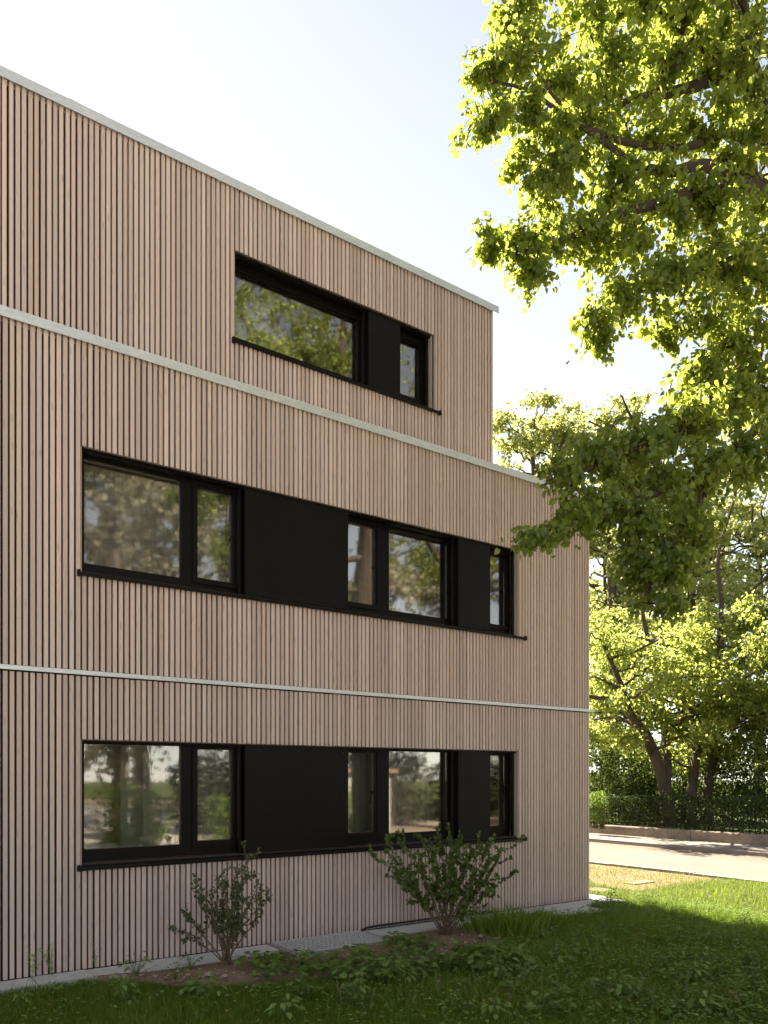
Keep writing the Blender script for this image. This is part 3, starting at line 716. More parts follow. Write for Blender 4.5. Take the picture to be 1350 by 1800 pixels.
# ------------------------------------------------------------------ trees
def grow(limbs, puffs, sec_n, nleaf, leaf_s, droop=0.8, twig_r=0.006, tw_len=0.5, leaf_off=0.05, sec_r=0.028, rg=None, up=0.4, tw_steps=6, loose=1.2):
    """limbs: list of (pts, radii). puffs: (centre, radii3, ntwigs). Returns twig paths and leaf arrays."""
    rg = rg or rng
    nodes = []; nr = []
    for P, r in limbs:
        a, b = resample(P, r, 0.25); nodes.append(a); nr.append(b)
    nodes = np.concatenate(nodes); nr = np.concatenate(nr)
    paths = []; LP, LA, LN, LS = [], [], [], []
    for c, rad, nt_ in puffs:
        c = np.asarray(c, float); rad = np.asarray(rad, float)
        secs = []
        for k in range(sec_n):
            tgt = c + rg.normal(0, 0.36, 3) * rad
            d = np.linalg.norm(nodes - tgt, axis=1) + 0.25 * (nodes[:, 2] > tgt[2] + 0.6) + rg.random(len(nodes)) * 0.25
            q = int(np.argmin(d)); Q = nodes[q]; L = np.linalg.norm(tgt - Q)
            mid = (Q + tgt) / 2 + np.array([0, 0, 0.16 * L]) + rg.normal(0, 0.07 * L, 3)
            P = bez(Q, mid, tgt, 9); P[1:-1] += rg.normal(0, 0.012 * L, (7, 3))
            r0 = min(sec_r, nr[q] * 0.7)
            paths.append((P, np.linspace(r0, max(twig_r, r0 * 0.35), 9))); secs.append(P)
        secn = np.concatenate([s[3:] for s in secs])
        u_ = norm(rg.normal(0, 1, (nt_, 3))) * (rg.random((nt_, 1)) ** 0.45) * rg.uniform(0.75, loose, (nt_, 1))
        T_ = c + u_ * rad
        for tgt in T_:
            d = np.linalg.norm(secn - tgt, axis=1); cand = np.argsort(d)[:3]; Q = secn[cand[rg.integers(0, len(cand))]]
            L = np.linalg.norm(tgt - Q)
            if L > tw_len * 2.2: Q = tgt + (Q - tgt) / L * tw_len * 2.2; L = tw_len * 2.2
            mid = (Q + tgt) / 2 + np.array([0, 0, 0.22 * L]) + rg.normal(0, 0.08 * L, 3)
            end = tgt + np.array([0, 0, -0.12 * L * droop])
            P = bez(Q, mid, end, tw_steps)
            paths.append((P, np.linspace(twig_r, twig_r * 0.3, tw_steps)))
            n = max(3, int(rg.poisson(nleaf)))
            t = 0.12 + 0.9 * rg.random(n) ** 0.8; t = np.clip(t, 0, 1)[:, None]
            pos = (1 - t) ** 2 * Q + 2 * t * (1 - t) * mid + t * t * end
            tan = norm(2 * (1 - t) * (mid - Q) + 2 * t * (end - mid))
            rnd = rg.normal(0, 1, (n, 3))
            LP.append(pos + rnd * leaf_off + np.array([0, 0, -leaf_off * 0.6])); 
            LA.append(norm(tan * 0.5 + rg.normal(0, 0.55, (n, 3)) + np.array([0, 0, -droop])))
            LN.append(norm(rg.normal(0, 0.7, (n, 3)) + np.array([0, -0.15, up])))
            LS.append(leaf_s * rg.uniform(0.6, 1.25, n))
    return paths, (np.concatenate(LP), np.concatenate(LA), np.concatenate(LN), np.concatenate(LS))

def P3(*pts):
    return np.array([at(*p) for p in pts])

# --- the linden at the right edge: trunk outside the frame, limbs reaching left over the lawn
TB = np.array([8.45, -4.15, 0.0])
trunk_pts = smooth_path([TB + (0, 0, -0.1), TB + (0, 0, 0.5), TB + (-0.05, 0.02, 2.2), TB + (-0.12, 0.0, 4.0), at(1420, 400, 8.3), at(1350, 225, 8.3), at(1318, 130, 8.3), at(1305, 40, 8.4), at(1300, -120, 8.5), at(1310, -300, 8.6)], 40)
trunk_r = np.interp(np.linspace(0, 1, len(trunk_pts)), [0, 0.04, 0.12, 0.5, 0.7, 1], [0.36, 0.28, 0.24, 0.19, 0.10, 0.03])
def limb(pts, r0, r1):
    P = smooth_path([at(*p) for p in pts], 22); return (P, np.linspace(r0, r1, len(P)))
LIMBS = [
    limb([(1312, 128, 8.3), (1257, 139, 8.1), (1202, 158, 7.9), (1143, 169, 7.7), (1076, 190, 7.5), (1004, 236, 7.3), (949, 291, 7.1), (925, 335, 7.0)], 0.075, 0.010),
    limb([(1318, 135, 8.3), (1287, 118, 8.2), (1234, 80, 8.0), (1195, 45, 7.9), (1150, 10, 7.8), (1080, -60, 7.6)], 0.07, 0.014),
    limb([(1350, 225, 8.3), (1300, 225, 8.0), (1265, 236, 7.8), (1200, 260, 7.5), (1100, 250, 7.2), (1010, 215, 6.9), (930, 160, 6.7), (850, 140, 6.6)], 0.06, 0.008),
    limb([(1420, 400, 8.3), (1330, 320, 7.9), (1236, 291, 7.5), (1181, 302, 7.3), (1118, 291, 7.2), (1080, 262, 7.1), (1000, 200, 6.9), (890, 60, 6.8)], 0.075, 0.010),
    limb([(1425, 420, 8.3), (1330, 330, 7.7), (1266, 329, 7.4), (1198, 344, 7.2), (1139, 363, 7.0), (1071, 380, 6.8), (1033, 405, 6.7), (983, 422, 6.6), (935, 440, 6.5), (850, 440, 6.4)], 0.075, 0.007),
    limb([(1432, 480, 8.3), (1340, 470, 7.6), (1250, 470, 7.1), (1160, 490, 6.8), (1090, 520, 6.6), (1055, 560, 6.5)], 0.06, 0.008),
    limb([(1440, 650, 8.2), (1370, 640, 7.4), (1300, 690, 6.8), (1210, 750, 6.4), (1110, 790, 6.1), (1020, 830, 5.9), (960, 845, 5.8)], 0.065, 0.007),
    limb([(1445, 760, 8.2), (1380, 720, 7.2), (1290, 790, 6.5), (1190, 850, 6.1), (1090, 890, 5.8), (1010, 915, 5.6), (930, 945, 5.5)], 0.055, 0.006),
    limb([(1290, 790, 6.5), (1240, 870, 6.2), (1190, 940, 6.0), (1150, 1000, 5.9), (1140, 1060, 5.85)], 0.03, 0.007),
    # limbs outside the frame, completing the crown
    (smooth_path([trunk_pts[20], TB + (1.8, 0.6, 6.0), TB + (3.4, 1.0, 6.8)], 14), np.linspace(0.08, 0.02, 15)),
    (smooth_path([trunk_pts[18], TB + (0.8, -1.8, 5.4), TB + (1.2, -3.4, 6.0)], 14), np.linspace(0.08, 0.02, 15)),
    (smooth_path([trunk_pts[26], TB + (-0.2, -2.0, 8.5), TB + (0.2, -3.0, 10.0)], 14), np.linspace(0.06, 0.02, 15)),
    (smooth_path([trunk_pts[28], TB + (1.4, 1.6, 9.0), TB + (2.0, 2.6, 10.5)], 14), np.linspace(0.06, 0.02, 15)),
    (smooth_path([trunk_pts[27], TB + (-1.4, 0.2, 9.6), TB + (-2.4, 0.1, 11.0)], 14), np.linspace(0.06, 0.02, 15)),
    (smooth_path([trunk_pts[32], TB + (-0.6, -0.2, 12.2), TB + (0.4, 0.3, 13.4)], 14), np.linspace(0.04, 0.015, 15)),
]
def pf(px, py, d, rx, ry, rz, n):
    """Foliage clump seen at a pixel: half-sizes in pixels across / up, metres in depth."""
    s = d / F_PX
    return (at(px, py, d), np.array([rx * s * 0.9 + 0.1 * rz, rx * s * 0.45 + 0.55 * rz, ry * s]), n)
PUFF = [
    pf(925, 20, 6.8, 70, 55, 0.5, 34), pf(1010, -20, 7.1, 80, 70, 0.6, 46), pf(1110, 0, 7.6, 90, 70, 0.7, 50), pf(1210, 10, 7.9, 90, 70, 0.7, 50), pf(1310, 0, 8.1, 80, 70, 0.7, 46),
    pf(850, 118, 6.6, 46, 26, 0.3, 18), pf(915, 100, 6.7, 55, 40, 0.4, 26), pf(850, 215, 6.6, 46, 24, 0.3, 18), pf(915, 185, 6.7, 50, 34, 0.35, 22),
    pf(985, 110, 7.0, 60, 55, 0.5, 30), pf(1070, 110, 7.3, 70, 60, 0.6, 42), pf(1160, 110, 7.7, 70, 60, 0.6, 42), pf(1250, 110, 8.0, 70, 60, 0.6, 36), pf(1330, 130, 7.7, 60, 60, 0.6, 32),
    pf(960, 235, 7.0, 55, 50, 0.45, 28), pf(1040, 220, 7.2, 70, 60, 0.55, 40), pf(1130, 225, 7.4, 70, 55, 0.6, 40), pf(1220, 215, 7.7, 70, 60, 0.6, 40), pf(1310, 260, 7.6, 60, 60, 0.6, 34),
    pf(930, 300, 6.9, 45, 50, 0.35, 16), pf(1000, 320, 6.9, 65, 50, 0.5, 36), pf(1090, 320, 7.1, 70, 50, 0.55, 42), pf(1180, 330, 7.3, 70, 55, 0.6, 42), pf(1270, 370, 7.3, 70, 65, 0.6, 44), pf(1340, 400, 7.4, 50, 70, 0.5, 30),
    pf(860, 430, 6.4, 42, 20, 0.25, 15), pf(925, 420, 6.5, 50, 34, 0.35, 24), pf(990, 405, 6.7, 55, 45, 0.45, 32), pf(940, 480, 6.5, 28, 36, 0.25, 14), pf(1060, 420, 6.9, 60, 45, 0.5, 32), pf(1140, 400, 7.1, 60, 50, 0.5, 34),
    pf(1060, 575, 6.5, 36, 42, 0.3, 22), pf(1100, 520, 6.6, 50, 38, 0.4, 28), pf(1170, 490, 6.8, 60, 40, 0.5, 34), pf(1250, 480, 7.1, 70, 55, 0.55, 42), pf(1330, 510, 7.2, 60, 60, 0.5, 34),
    pf(1220, 560, 6.9, 60, 45, 0.5, 36), pf(1300, 600, 6.9, 65, 50, 0.5, 40), pf(1240, 640, 6.7, 40, 30, 0.4, 18),
    # lower, shaded boughs
    pf(985, 828, 5.9, 40, 28, 0.3, 13), pf(1040, 800, 6.0, 50, 40, 0.4, 24), pf(1110, 770, 6.2, 60, 45, 0.45, 33), pf(1190, 740, 6.4, 65, 55, 0.5, 39), pf(1270, 710, 6.6, 65, 60, 0.5, 39), pf(1340, 690, 6.8, 55, 70, 0.5, 32),
    pf(1150, 840, 6.0, 70, 50, 0.45, 33), pf(1240, 820, 6.2, 70, 60, 0.5, 36), pf(1320, 800, 6.4, 60, 70, 0.5, 32),
    pf(945, 940, 5.5, 38, 22, 0.25, 12), pf(1000, 915, 5.6, 48, 34, 0.3, 20), pf(1060, 890, 5.75, 50, 40, 0.35, 24), pf(1110, 920, 5.85, 52, 50, 0.4, 27), pf(1180, 910, 6.0, 60, 55, 0.45, 30),
    pf(1110, 990, 5.85, 48, 42, 0.35, 22), pf(1165, 1010, 5.9, 50, 50, 0.35, 26), pf(1155, 1060, 5.85, 30, 24, 0.25, 10), pf(1225, 960, 6.1, 40, 45, 0.35, 17),
]
PUFF2 = []
# crown beyond the frame
for dx, dy, dz, r, n in ((1.6, 0.4, 6.2, 1.3, 40), (3.0, 0.9, 6.9, 1.2, 36), (1.0, -1.8, 5.6, 1.3, 40), (1.2, -3.2, 6.2, 1.2, 34), (0.2, -2.4, 8.6, 1.4, 44), (1.8, 1.8, 9.2, 1.4, 44), (-0.5, 0.0, 11.0, 1.5, 46), (0.8, -1.0, 11.6, 1.5, 46), (2.2, -0.6, 8.6, 1.4, 44), (2.6, -1.6, 7.2, 1.2, 36), (-1.2, 1.0, 10.2, 1.3, 40),
        (-2.2, 0.2, 9.6, 1.3, 44), (-2.6, -1.2, 8.6, 1.3, 44), (-1.4, -1.6, 10.4, 1.4, 44), (0.4, 1.6, 12.2, 1.4, 44), (-0.6, -2.6, 9.4, 1.4, 44), (2.4, 0.8, 11.0, 1.5, 46), (-1.6, 0.6, 11.8, 1.3, 40),
        (-2.3, 0.3, 11.2, 1.3, 44), (-2.8, -0.6, 10.0, 1.2, 40), (-1.2, -0.4, 12.8, 1.4, 44), (0.6, 0.4, 13.4, 1.4, 44)):
    PUFF2.append((TB + (dx, dy, dz), np.array([r, r, r * 0.8]), n))
tw, (LP, LA, LN, LS) = grow([(trunk_pts[12:], trunk_r[12:])] + LIMBS, PUFF, 4, 28, 0.054, 0.75, 0.0036, 0.62, 0.040, 0.016, loose=1.42)
tw2, lv2 = grow([(trunk_pts[14:], trunk_r[14:])] + LIMBS[9:], PUFF2, 4, 20, 0.06, 0.75, 0.0036, 0.62, 0.045, 0.02, loose=1.3)
tw = tw + tw2; LP, LA, LN, LS = [np.concatenate([a_, b_]) for a_, b_ in zip((LP, LA, LN, LS), lv2)]
LS = LS * np.clip(project(LP)[2] / 7.0, 0.78, 1.1)
keep = ~((LP[:, 1] > -0.12) & (LP[:, 2] < 9.2)); LP, LA, LN, LS = LP[keep], LA[keep], LN[keep], LS[keep]
LT = empty('linden_tree', TB); tag(LT, 'large linden tree at the right edge with boughs hanging before the building', 'tree')
V, F = tubes([(trunk_pts, trunk_r)], 12); obj('trunk', V, F, M['bark'], LT, True)
for P, r in LIMBS:
    V, F = tubes([(P, r)], 8); obj('limb', V, F, M['bark'], LT, True)
V, F = tubes(tw, 4); tag(obj('twigs', V, F, M['bark'], LT, True), kind='stuff')
# largest leaves in view become parts, the rest one crown
px, py, zz = project(LP); big = np.where((px > 10) & (px < 1340) & (py > 10) & (py < 1790) & (zz > 1), LS / zz, -1)
isb = np.zeros(len(LP), bool); isb[np.argsort(-big)[:300]] = True
is_br = (~isb) & (rng.random(len(LP)) < 0.15)
cr = ~isb & ~is_br
V, F = leaves(LP[cr], LA[cr], LN[cr], LS[cr], LINDEN); tag(obj('crown', V, F, M['linden'], LT), kind='stuff')
V, F = leaves(LP[is_br], LA[is_br], LN[is_br], LS[is_br] * 1.15, BRACT); tag(obj('flower_bracts', V, F, M['bract'], LT), kind='stuff')
leaf_me = make_mesh('leaf', LINDEN[0], LINDEN[1], M['linden'])
for p, a, n, s in zip(LP[isb], LA[isb], LN[isb], LS[isb]):
    a = norm(a); n = norm(n - a * (n @ a)); b = np.cross(a, n)
    o = link('leaf', leaf_me, p, LT)
    o.rotation_euler = Matrix(((b[0], a[0], n[0]), (b[1], a[1], n[1]), (b[2], a[2], n[2]))).to_euler(); o.scale = (s, s, s)

# --- broadleaf trees across the road
def tree(name, label, base, stems, crown, npuff, ntw, nleaf, leaf_s, leafmat, barkmat, group=None, seed=1, tpl=DIAMOND, puff_r=1.1, low=None, parts=True):
    """stems: list of (list of (px,py,depth) or xyz points, r0). crown: (centre, radii)."""
    rg = np.random.default_rng(seed); base = np.asarray(base, float)
    limbs = []
    for pts, r0 in stems:
        P = smooth_path(pts, 26); limbs.append((P, np.linspace(r0, r0 * 0.22, len(P))))
    c, rad = np.asarray(crown[0], float), np.asarray(crown[1], float)
    puffs = []; pn = norm(rg.normal(0, 1, (npuff, 3))) * (rg.random((npuff, 1)) ** 0.4)
    nodes = np.concatenate([resample(P, r, 0.5)[0][2:] for P, r in limbs]); br = []
    for q in pn:
        pc = c + q * rad
        if low is not None and pc[2] < low: pc[2] = low + rg.random() * 0.8
        s_ = rg.uniform(0.7, 1.25) * puff_r; puffs.append((pc, np.array([s_, s_, s_ * 0.62]), max(5, int(ntw * s_ / puff_r))))
        d = np.linalg.norm(nodes - pc, axis=1) + 1.4 * np.maximum(0, nodes[:, 2] - pc[2] + 0.3)
        Q = nodes[int(np.argmin(d))]; L = np.linalg.norm(pc - Q)
        P = bez(Q, (Q + pc) / 2 + np.array([0, 0, 0.10 * L]) + rg.normal(0, 0.08 * L, 3), pc, 10); P[1:-1] += rg.normal(0, 0.02 * L, (8, 3))
        br.append((P, np.linspace(0.035 + 0.012 * L, 0.014, 10)))
    tw_, lv = grow(limbs + br, puffs, 3, nleaf, leaf_s, 0.45, 0.010, 0.7, 0.09, 0.03, rg, 0.7, 4)
    T_ = empty(name, base); tag(T_, label, 'tree', group)
    for q in limbs:
        V, F = tubes([q], 9); obj('trunk' if q is limbs[0] else 'stem', V, F, barkmat, T_, True)
    if parts:
        for q in br:
            V, F = tubes([q], 6); obj('branch', V, F, barkmat, T_, True)
    else:
        tw_ = [(p_[::2], r_[::2]) for p_, r_ in br] + tw_
    V, F = tubes(tw_, 3); tag(obj('twigs', V, F, barkmat, T_, True), kind='stuff')
    V, F = leaves(*lv, tpl); tag(obj('crown', V, F, leafmat, T_), kind='stuff')
    return T_

def g3(px, py, d, z=None):
    p = at(px, py, d)
    if z is not None: p[2] = z
    return p
GRP = 'trees across the road'
tree('maple_tree', 'leaning maple with a thick forked trunk just behind the hedge', g3(1175, 1420, 25.6, 0.3),
     [([g3(1178, 1420, 25.6, 0.2), at(1171, 1400, 25.6), at(1160, 1352, 25.5), at(1135, 1290, 25.2), at(1108, 1255, 24.8), at(1090, 1200, 24.3), at(1060, 1130, 24.0)], 0.26),
      ([at(1168, 1390, 25.6), at(1172, 1345, 25.8), at(1168, 1280, 26.2), at(1150, 1180, 26.5), at(1130, 1080, 26.5), at(1120, 980, 26.5)], 0.20)],
     (at(1112, 1215, 25.0), (3.1, 3.1, 2.6)), 48, 24, 13, 0.13, M['maple'], M['bark2'], GRP, 11, DIAMOND, 0.95, at(0, 1345, 25)[2])
tree('maple_tree', 'upright maple with twin dark trunks rising right of the leaning maple', g3(1230, 1420, 26.5, 0.3),
     [([g3(1216, 1420, 26.5, 0.2), at(1216, 1390, 26.5), at(1222, 1340, 26.6), at(1232, 1290, 26.8), at(1250, 1228, 27), at(1262, 1140, 27), at(1268, 1057, 27), at(1262, 980, 27), at(1290, 880, 27)], 0.20),
      ([at(1250, 1240, 27), at(1270, 1130, 26.8), at(1287, 1087, 26.6), at(1320, 1040, 26.4), at(1360, 1000, 26.0), at(1400, 930, 26)], 0.11),
      ([g3(1244, 1420, 26.8, 0.2), at(1243, 1390, 26.8), at(1262, 1300, 27), at(1294, 1198, 27), at(1325, 1120, 27), at(1352, 1062, 27), at(1390, 980, 27)], 0.19)],
     (at(1250, 1205, 26.0), (3.2, 3.2, 3.3)), 46, 22, 13, 0.13, M['maple'], M['bark2'], GRP, 12, DIAMOND, 0.95, at(0, 1335, 26)[2])
tree('maple_tree', 'slender maple with a straight dark stem between the two nearer maples', g3(1216, 1420, 30, 0.3),
     [([g3(1205, 1420, 30, 0.2), at(1212, 1300, 30), at(1217, 1150, 30), at(1218, 1020, 30), at(1215, 900, 30)], 0.22)],
     (at(1190, 1020, 30), (3.6, 3.6, 4.2)), 40, 22, 12, 0.16, M['pale'], M['bark2'], GRP, 13, DIAMOND, 1.0)
tree('maple_tree', 'low spreading maple at the right edge above the hedge', g3(1400, 1420, 25, 0.3),
     [([g3(1400, 1420, 25, 0.2), at(1395, 1330, 25), at(1380, 1230, 25), at(1385, 1100, 25), at(1400, 980, 25)], 0.25)],
     (at(1375, 1200, 24.5), (2.9, 3.2, 3.2)), 44, 24, 14, 0.14, M['maple'], M['bark2'], GRP, 14, DIAMOND, 0.95, at(0, 1330, 25)[2])
tree('ash_tree', 'tall pale sunlit tree seen just past the upper corner of the building', g3(935, 1420, 37, 0.3),
     [([g3(950, 1420, 37, 0.2), at(945, 1150, 37), at(940, 930, 37), at(938, 830, 37), at(934, 780, 37)], 0.30),
      ([at(944, 1100, 37), at(975, 940, 36.5), at(985, 850, 36.5), at(980, 800, 36.5)], 0.16)],
     (at(940, 815, 37), (2.6, 2.6, 3.6)), 52, 20, 11, 0.19, M['pale'], M['bark2'], GRP, 15, DIAMOND, 0.95)
tree('ash_tree', 'pale airy tree behind the tip of the hanging linden bough', g3(1075, 1420, 38, 0.3),
     [([g3(1080, 1420, 38, 0.2), at(1078, 1150, 38), at(1072, 900, 38), at(1068, 820, 38), at(1064, 760, 38)], 0.30),
      ([at(1078, 1100, 38), at(1115, 920, 38), at(1125, 800, 38)], 0.16)],
     (at(1070, 830, 38), (3.2, 3.2, 4.8)), 46, 20, 11, 0.19, M['pale'], M['bark2'], GRP, 16, DIAMOND, 1.0)
tree('ash_tree', 'tall sunlit tree filling the gap above the upright maple', g3(1250, 1420, 42, 0.3),
     [([g3(1250, 1420, 42, 0.2), at(1245, 1150, 42), at(1240, 900, 42), at(1234, 800, 42), at(1230, 730, 42)], 0.32),
      ([at(1244, 1050, 42), at(1290, 880, 42), at(1300, 740, 42)], 0.18)],
     (at(1240, 850, 42), (4.8, 4.8, 5.6)), 46, 20, 11, 0.21, M['pale'], M['bark2'], GRP, 17, DIAMOND, 1.15)
tree('ash_tree', 'far tree low behind the straight stemmed maple', g3(1110, 1420, 44, 0.3),
     [([g3(1110, 1420, 44, 0.2), at(1112, 1250, 44), at(1115, 1100, 44), at(1115, 1000, 44)], 0.3)],
     (at(1120, 1130, 44), (4.6, 4.6, 5.0)), 44, 20, 12, 0.22, M['maple'], M['bark2'], GRP, 18, DIAMOND, 1.2)

tree('ash_tree', 'pale tree at the right edge behind the low spreading maple', g3(1330, 1420, 34, 0.3),
     [([g3(1335, 1420, 34, 0.2), at(1335, 1250, 34), at(1338, 1080, 34), at(1335, 960, 34)], 0.26)],
     (at(1330, 1010, 34), (3.4, 3.4, 4.8)), 54, 22, 12, 0.17, M['pale'], M['bark2'], GRP, 19, DIAMOND, 1.0)
tree('ash_tree', 'pale tree beside the building edge below the hanging bough', g3(1062, 1420, 41, 0.3),
     [([g3(1062, 1420, 41, 0.2), at(1062, 1250, 41), at(1064, 1080, 41), at(1062, 980, 41)], 0.26)],
     (at(1068, 1020, 41), (3.8, 3.8, 4.4)), 56, 22, 12, 0.19, M['pale'], M['bark2'], GRP, 20, DIAMOND, 1.0)
# --- bushes and hedge
def bush(name, label, cat, boxlo, boxhi, n, leaf_s, mat, seed, group=None, shell=0.5, tpl=DIAMOND, stems=26):
    rg = np.random.default_rng(seed); lo, hi = np.asarray(boxlo, float), np.asarray(boxhi, float); c = (lo + hi) / 2; h = (hi - lo) / 2
    d = norm(rg.normal(0, 1, (n, 3))) * (rg.random((n, 1)) ** shell)
    d = np.sign(d) * np.abs(d) ** 0.75
    lump = 1 + 0.16 * np.sin(d[:, 0:1] * h[0] * 2.1 + seed) * np.cos(d[:, 1:2] * h[1] * 1.7) + 0.10 * np.sin(d[:, 2:3] * h[2] * 5 + d[:, 1:2] * h[1] * 3.0)
    P = c + d * h * np.where(np.abs(d) > 0, lump, 1)
    P[:, 2] = np.maximum(P[:, 2], lo[2] + 0.02)
    A = norm(rg.normal(0, 0.7, (n, 3)) + d * 0.8); Nn = norm(rg.normal(0, 0.6, (n, 3)) + np.array([0, 0, 0.6]))
    b_ = empty(name, (c[0], c[1], lo[2])); tag(b_, label, cat, group)
    V, F = leaves(P, A, Nn, leaf_s * rg.uniform(0.6, 1.3, n), tpl); tag(obj('foliage', V, F, mat, b_), kind='stuff')
    paths = []
    for k in range(stems):
        x = c[0] + rg.uniform(-0.5, 0.5) * h[0]; y = c[1] + rg.uniform(-0.9, 0.9) * h[1]
        e = np.array([x + rg.normal(0, 0.2), y + rg.normal(0, 0.25), c[2] + rg.uniform(0.2, 0.8) * h[2]])
        paths.append((bez(np.array([x, y, lo[2]]), np.array([x, y, c[2]]), e, 6), np.linspace(0.02, 0.006, 6)))
    V, F = tubes(paths, 4); obj('stems', V, F, M['bark2'], b_); return b_

def hedge(label, y0, y1, seed):
    n = int((y1 - y0) * 1500); rg = np.random.default_rng(seed)
    u_ = rg.random((n, 3)); face = rg.random(n)
    X = np.where(face < 0.5, 20.78 + 0.16 * u_[:, 0] ** 2, 20.8 + 0.75 * u_[:, 0])
    Y = y0 + (y1 - y0) * u_[:, 1]
    top = 1.32 + 0.05 * np.sin(Y * 2.3) + 0.04 * np.sin(Y * 5.1 + 1)
    Z = np.where(face < 0.5, 0.34 + (top - 0.34) * u_[:, 2], np.where(face < 0.85, top - 0.14 * u_[:, 2] ** 2, 0.34 + (top - 0.34) * u_[:, 2]))
    X = X + 0.06 * np.sin(Y * 3.7) + 0.05 * np.sin(Z * 6 + Y) + rg.normal(0, 0.03, n); Z = Z + rg.normal(0, 0.035, n)
    P = np.stack([X, Y, Z], 1); A = norm(rg.normal(0, 0.6, (n, 3)) + np.array([-0.2, 0, 0.5])); Nn = norm(rg.normal(0, 0.6, (n, 3)) + np.array([-0.4, 0, 0.5]))
    h_ = empty('hedge', (21.1, (y0 + y1) / 2, 0.3)); tag(h_, label, 'hedge')
    V, F = leaves(P, A, Nn, 0.062 * rg.uniform(0.6, 1.4, n), OVAL); tag(obj('foliage', V, F, M['hedge'], h_), kind='stuff')
    paths = []
    for y in np.arange(y0 + 0.1, y1, 0.22):
        x = 21.0 + rg.normal(0, 0.05); paths.append((np.array([[x, y, 0.28], [x + rg.normal(0, 0.05), y + rg.normal(0, 0.06), 0.8], [x - 0.1 + rg.normal(0, 0.08), y + rg.normal(0, 0.1), 1.25]]), np.array([0.018, 0.013, 0.006])))
    V, F = tubes(paths, 4); obj('stems', V, F, M['bark2'], h_)
hedge('clipped dark green hedge standing on the low concrete wall', -10, 22, 5)

bush('dark_bush', 'dense dark bush behind the hedge beside the building edge', 'bush', g3(1040, 0, 28, 0.3) - (1.2, 1.6, 0), g3(1075, 0, 28, 4.2) + (1.2, 1.6, 0), 7000, 0.11, M['evergreen'], 21)
bush('dark_bush', 'dark bush between the shed and the leaning maple trunk', 'bush', g3(1120, 0, 29, 0.3) - (1.1, 1.5, 0), g3(1130, 0, 29, 3.6) + (1.1, 1.5, 0), 6000, 0.11, M['evergreen'], 22)
bush('dark_bush', 'wide dark bush behind the maple trunks', 'bush', g3(1200, 0, 30, 0.3) - (1.2, 2.0, 0), g3(1215, 0, 30, 3.3) + (1.2, 2.0, 0), 7000, 0.11, M['evergreen'], 23)
bush('dark_bush', 'dark ivy covered bush at the right edge above the hedge', 'bush', g3(1300, 0, 27, 0.3) - (1.3, 2.2, 0), g3(1330, 0, 27, 3.4) + (1.3, 2.2, 0), 8000, 0.11, M['evergreen'], 24)
bush('golden_bush', 'small yellowish bush at the left end of the hedge view', 'bush', g3(1045, 0, 24.8, 0.3) - (0.2, 0.5, 0), g3(1050, 0, 24.8, 1.5) + (0.2, 0.5, 0), 1800, 0.06, M['weed'], 25)
sh = empty('garden_shed', g3(1092, 0, 31, 0.3)); tag(sh, 'grey boarded garden shed glimpsed behind the hedge', 'shed')
p = g3(1092, 0, 31, 0.3)
for k in range(9):
    obj('board', *boxes([(p[0] - 0.9 + k * 0.2, p[0] - 0.71 + k * 0.2, p[1] - 1.2, p[1] - 1.17, 0.3, 2.0)]), M['shedwood'], sh)
for dx in (-0.91, 0.89): obj('side_wall', *boxes([(p[0] + dx, p[0] + dx + 0.03, p[1] - 1.16, p[1] + 1.2, 0.3, 2.0)]), M['shedwood'], sh)
obj('roof', *boxes([(p[0] - 1.1, p[0] + 1.1, p[1] - 1.4, p[1] + 1.4, 2.002, 2.08)]), M['rooftile'], sh)

# --- trees and sheds behind the camera, seen mirrored in the panes
GR2 = 'trees mirrored in the panes'
def back_tree(label, x, y, h, r, seed, mat, group=GR2, c=None, rad=None, np_=46):
    b0 = np.array([x, y, 0.0])
    return tree('garden_tree', label, b0, [([b0 + (0, 0, -0.1), b0 + (0.1, 0.1, h * 0.25), b0 + (-0.1, 0.2, h * 0.5), b0 + (0.2, 0, h * 0.8)], 0.26), ([b0 + (0, 0.1, h * 0.25), b0 + (r * 0.4, 0.3, h * 0.45), b0 + (r * 0.6, 0.4, h * 0.7)], 0.14)],
                (b0 + (0, 0, h * 0.56) if c is None else c, (r, r, h * 0.42) if rad is None else rad), np_, 24, 14, 0.20, mat, M['bark2'], group, seed, DIAMOND, r * 0.34, parts=False)
def clone(src, label, loc, rz, s):
    e = src.copy(); COL.objects.link(e); e.location = loc; e.rotation_euler = (0, 0, rz); e.scale = (s, s, s); e['label'] = label
    for ch in src.children:
        c_ = ch.copy(); COL.objects.link(c_); c_.parent = e
    return e
bt1 = back_tree('tall tree mirrored in the left pane of the middle window band', 6.8, -15.0, 17.0, 4.4, 31, M['gardentree'])
bt2 = back_tree('broad tree mirrored in the top window', 14.0, -14.5, 19.0, 4.8, 32, M['gardentree'])
clone(bt1, 'tree mirrored in the narrow panes at the right of the middle band', (22.0, -13.0, 0), 2.1, 1.05)
clone(bt2, 'tree mirrored beyond the right hand panes of the top window', (29.0, -12.0, 0), 1.2, 0.95)
clone(bt1, 'tree mirrored between the two tall ones', (9.5, -21.0, 0), 4.0, 1.45)
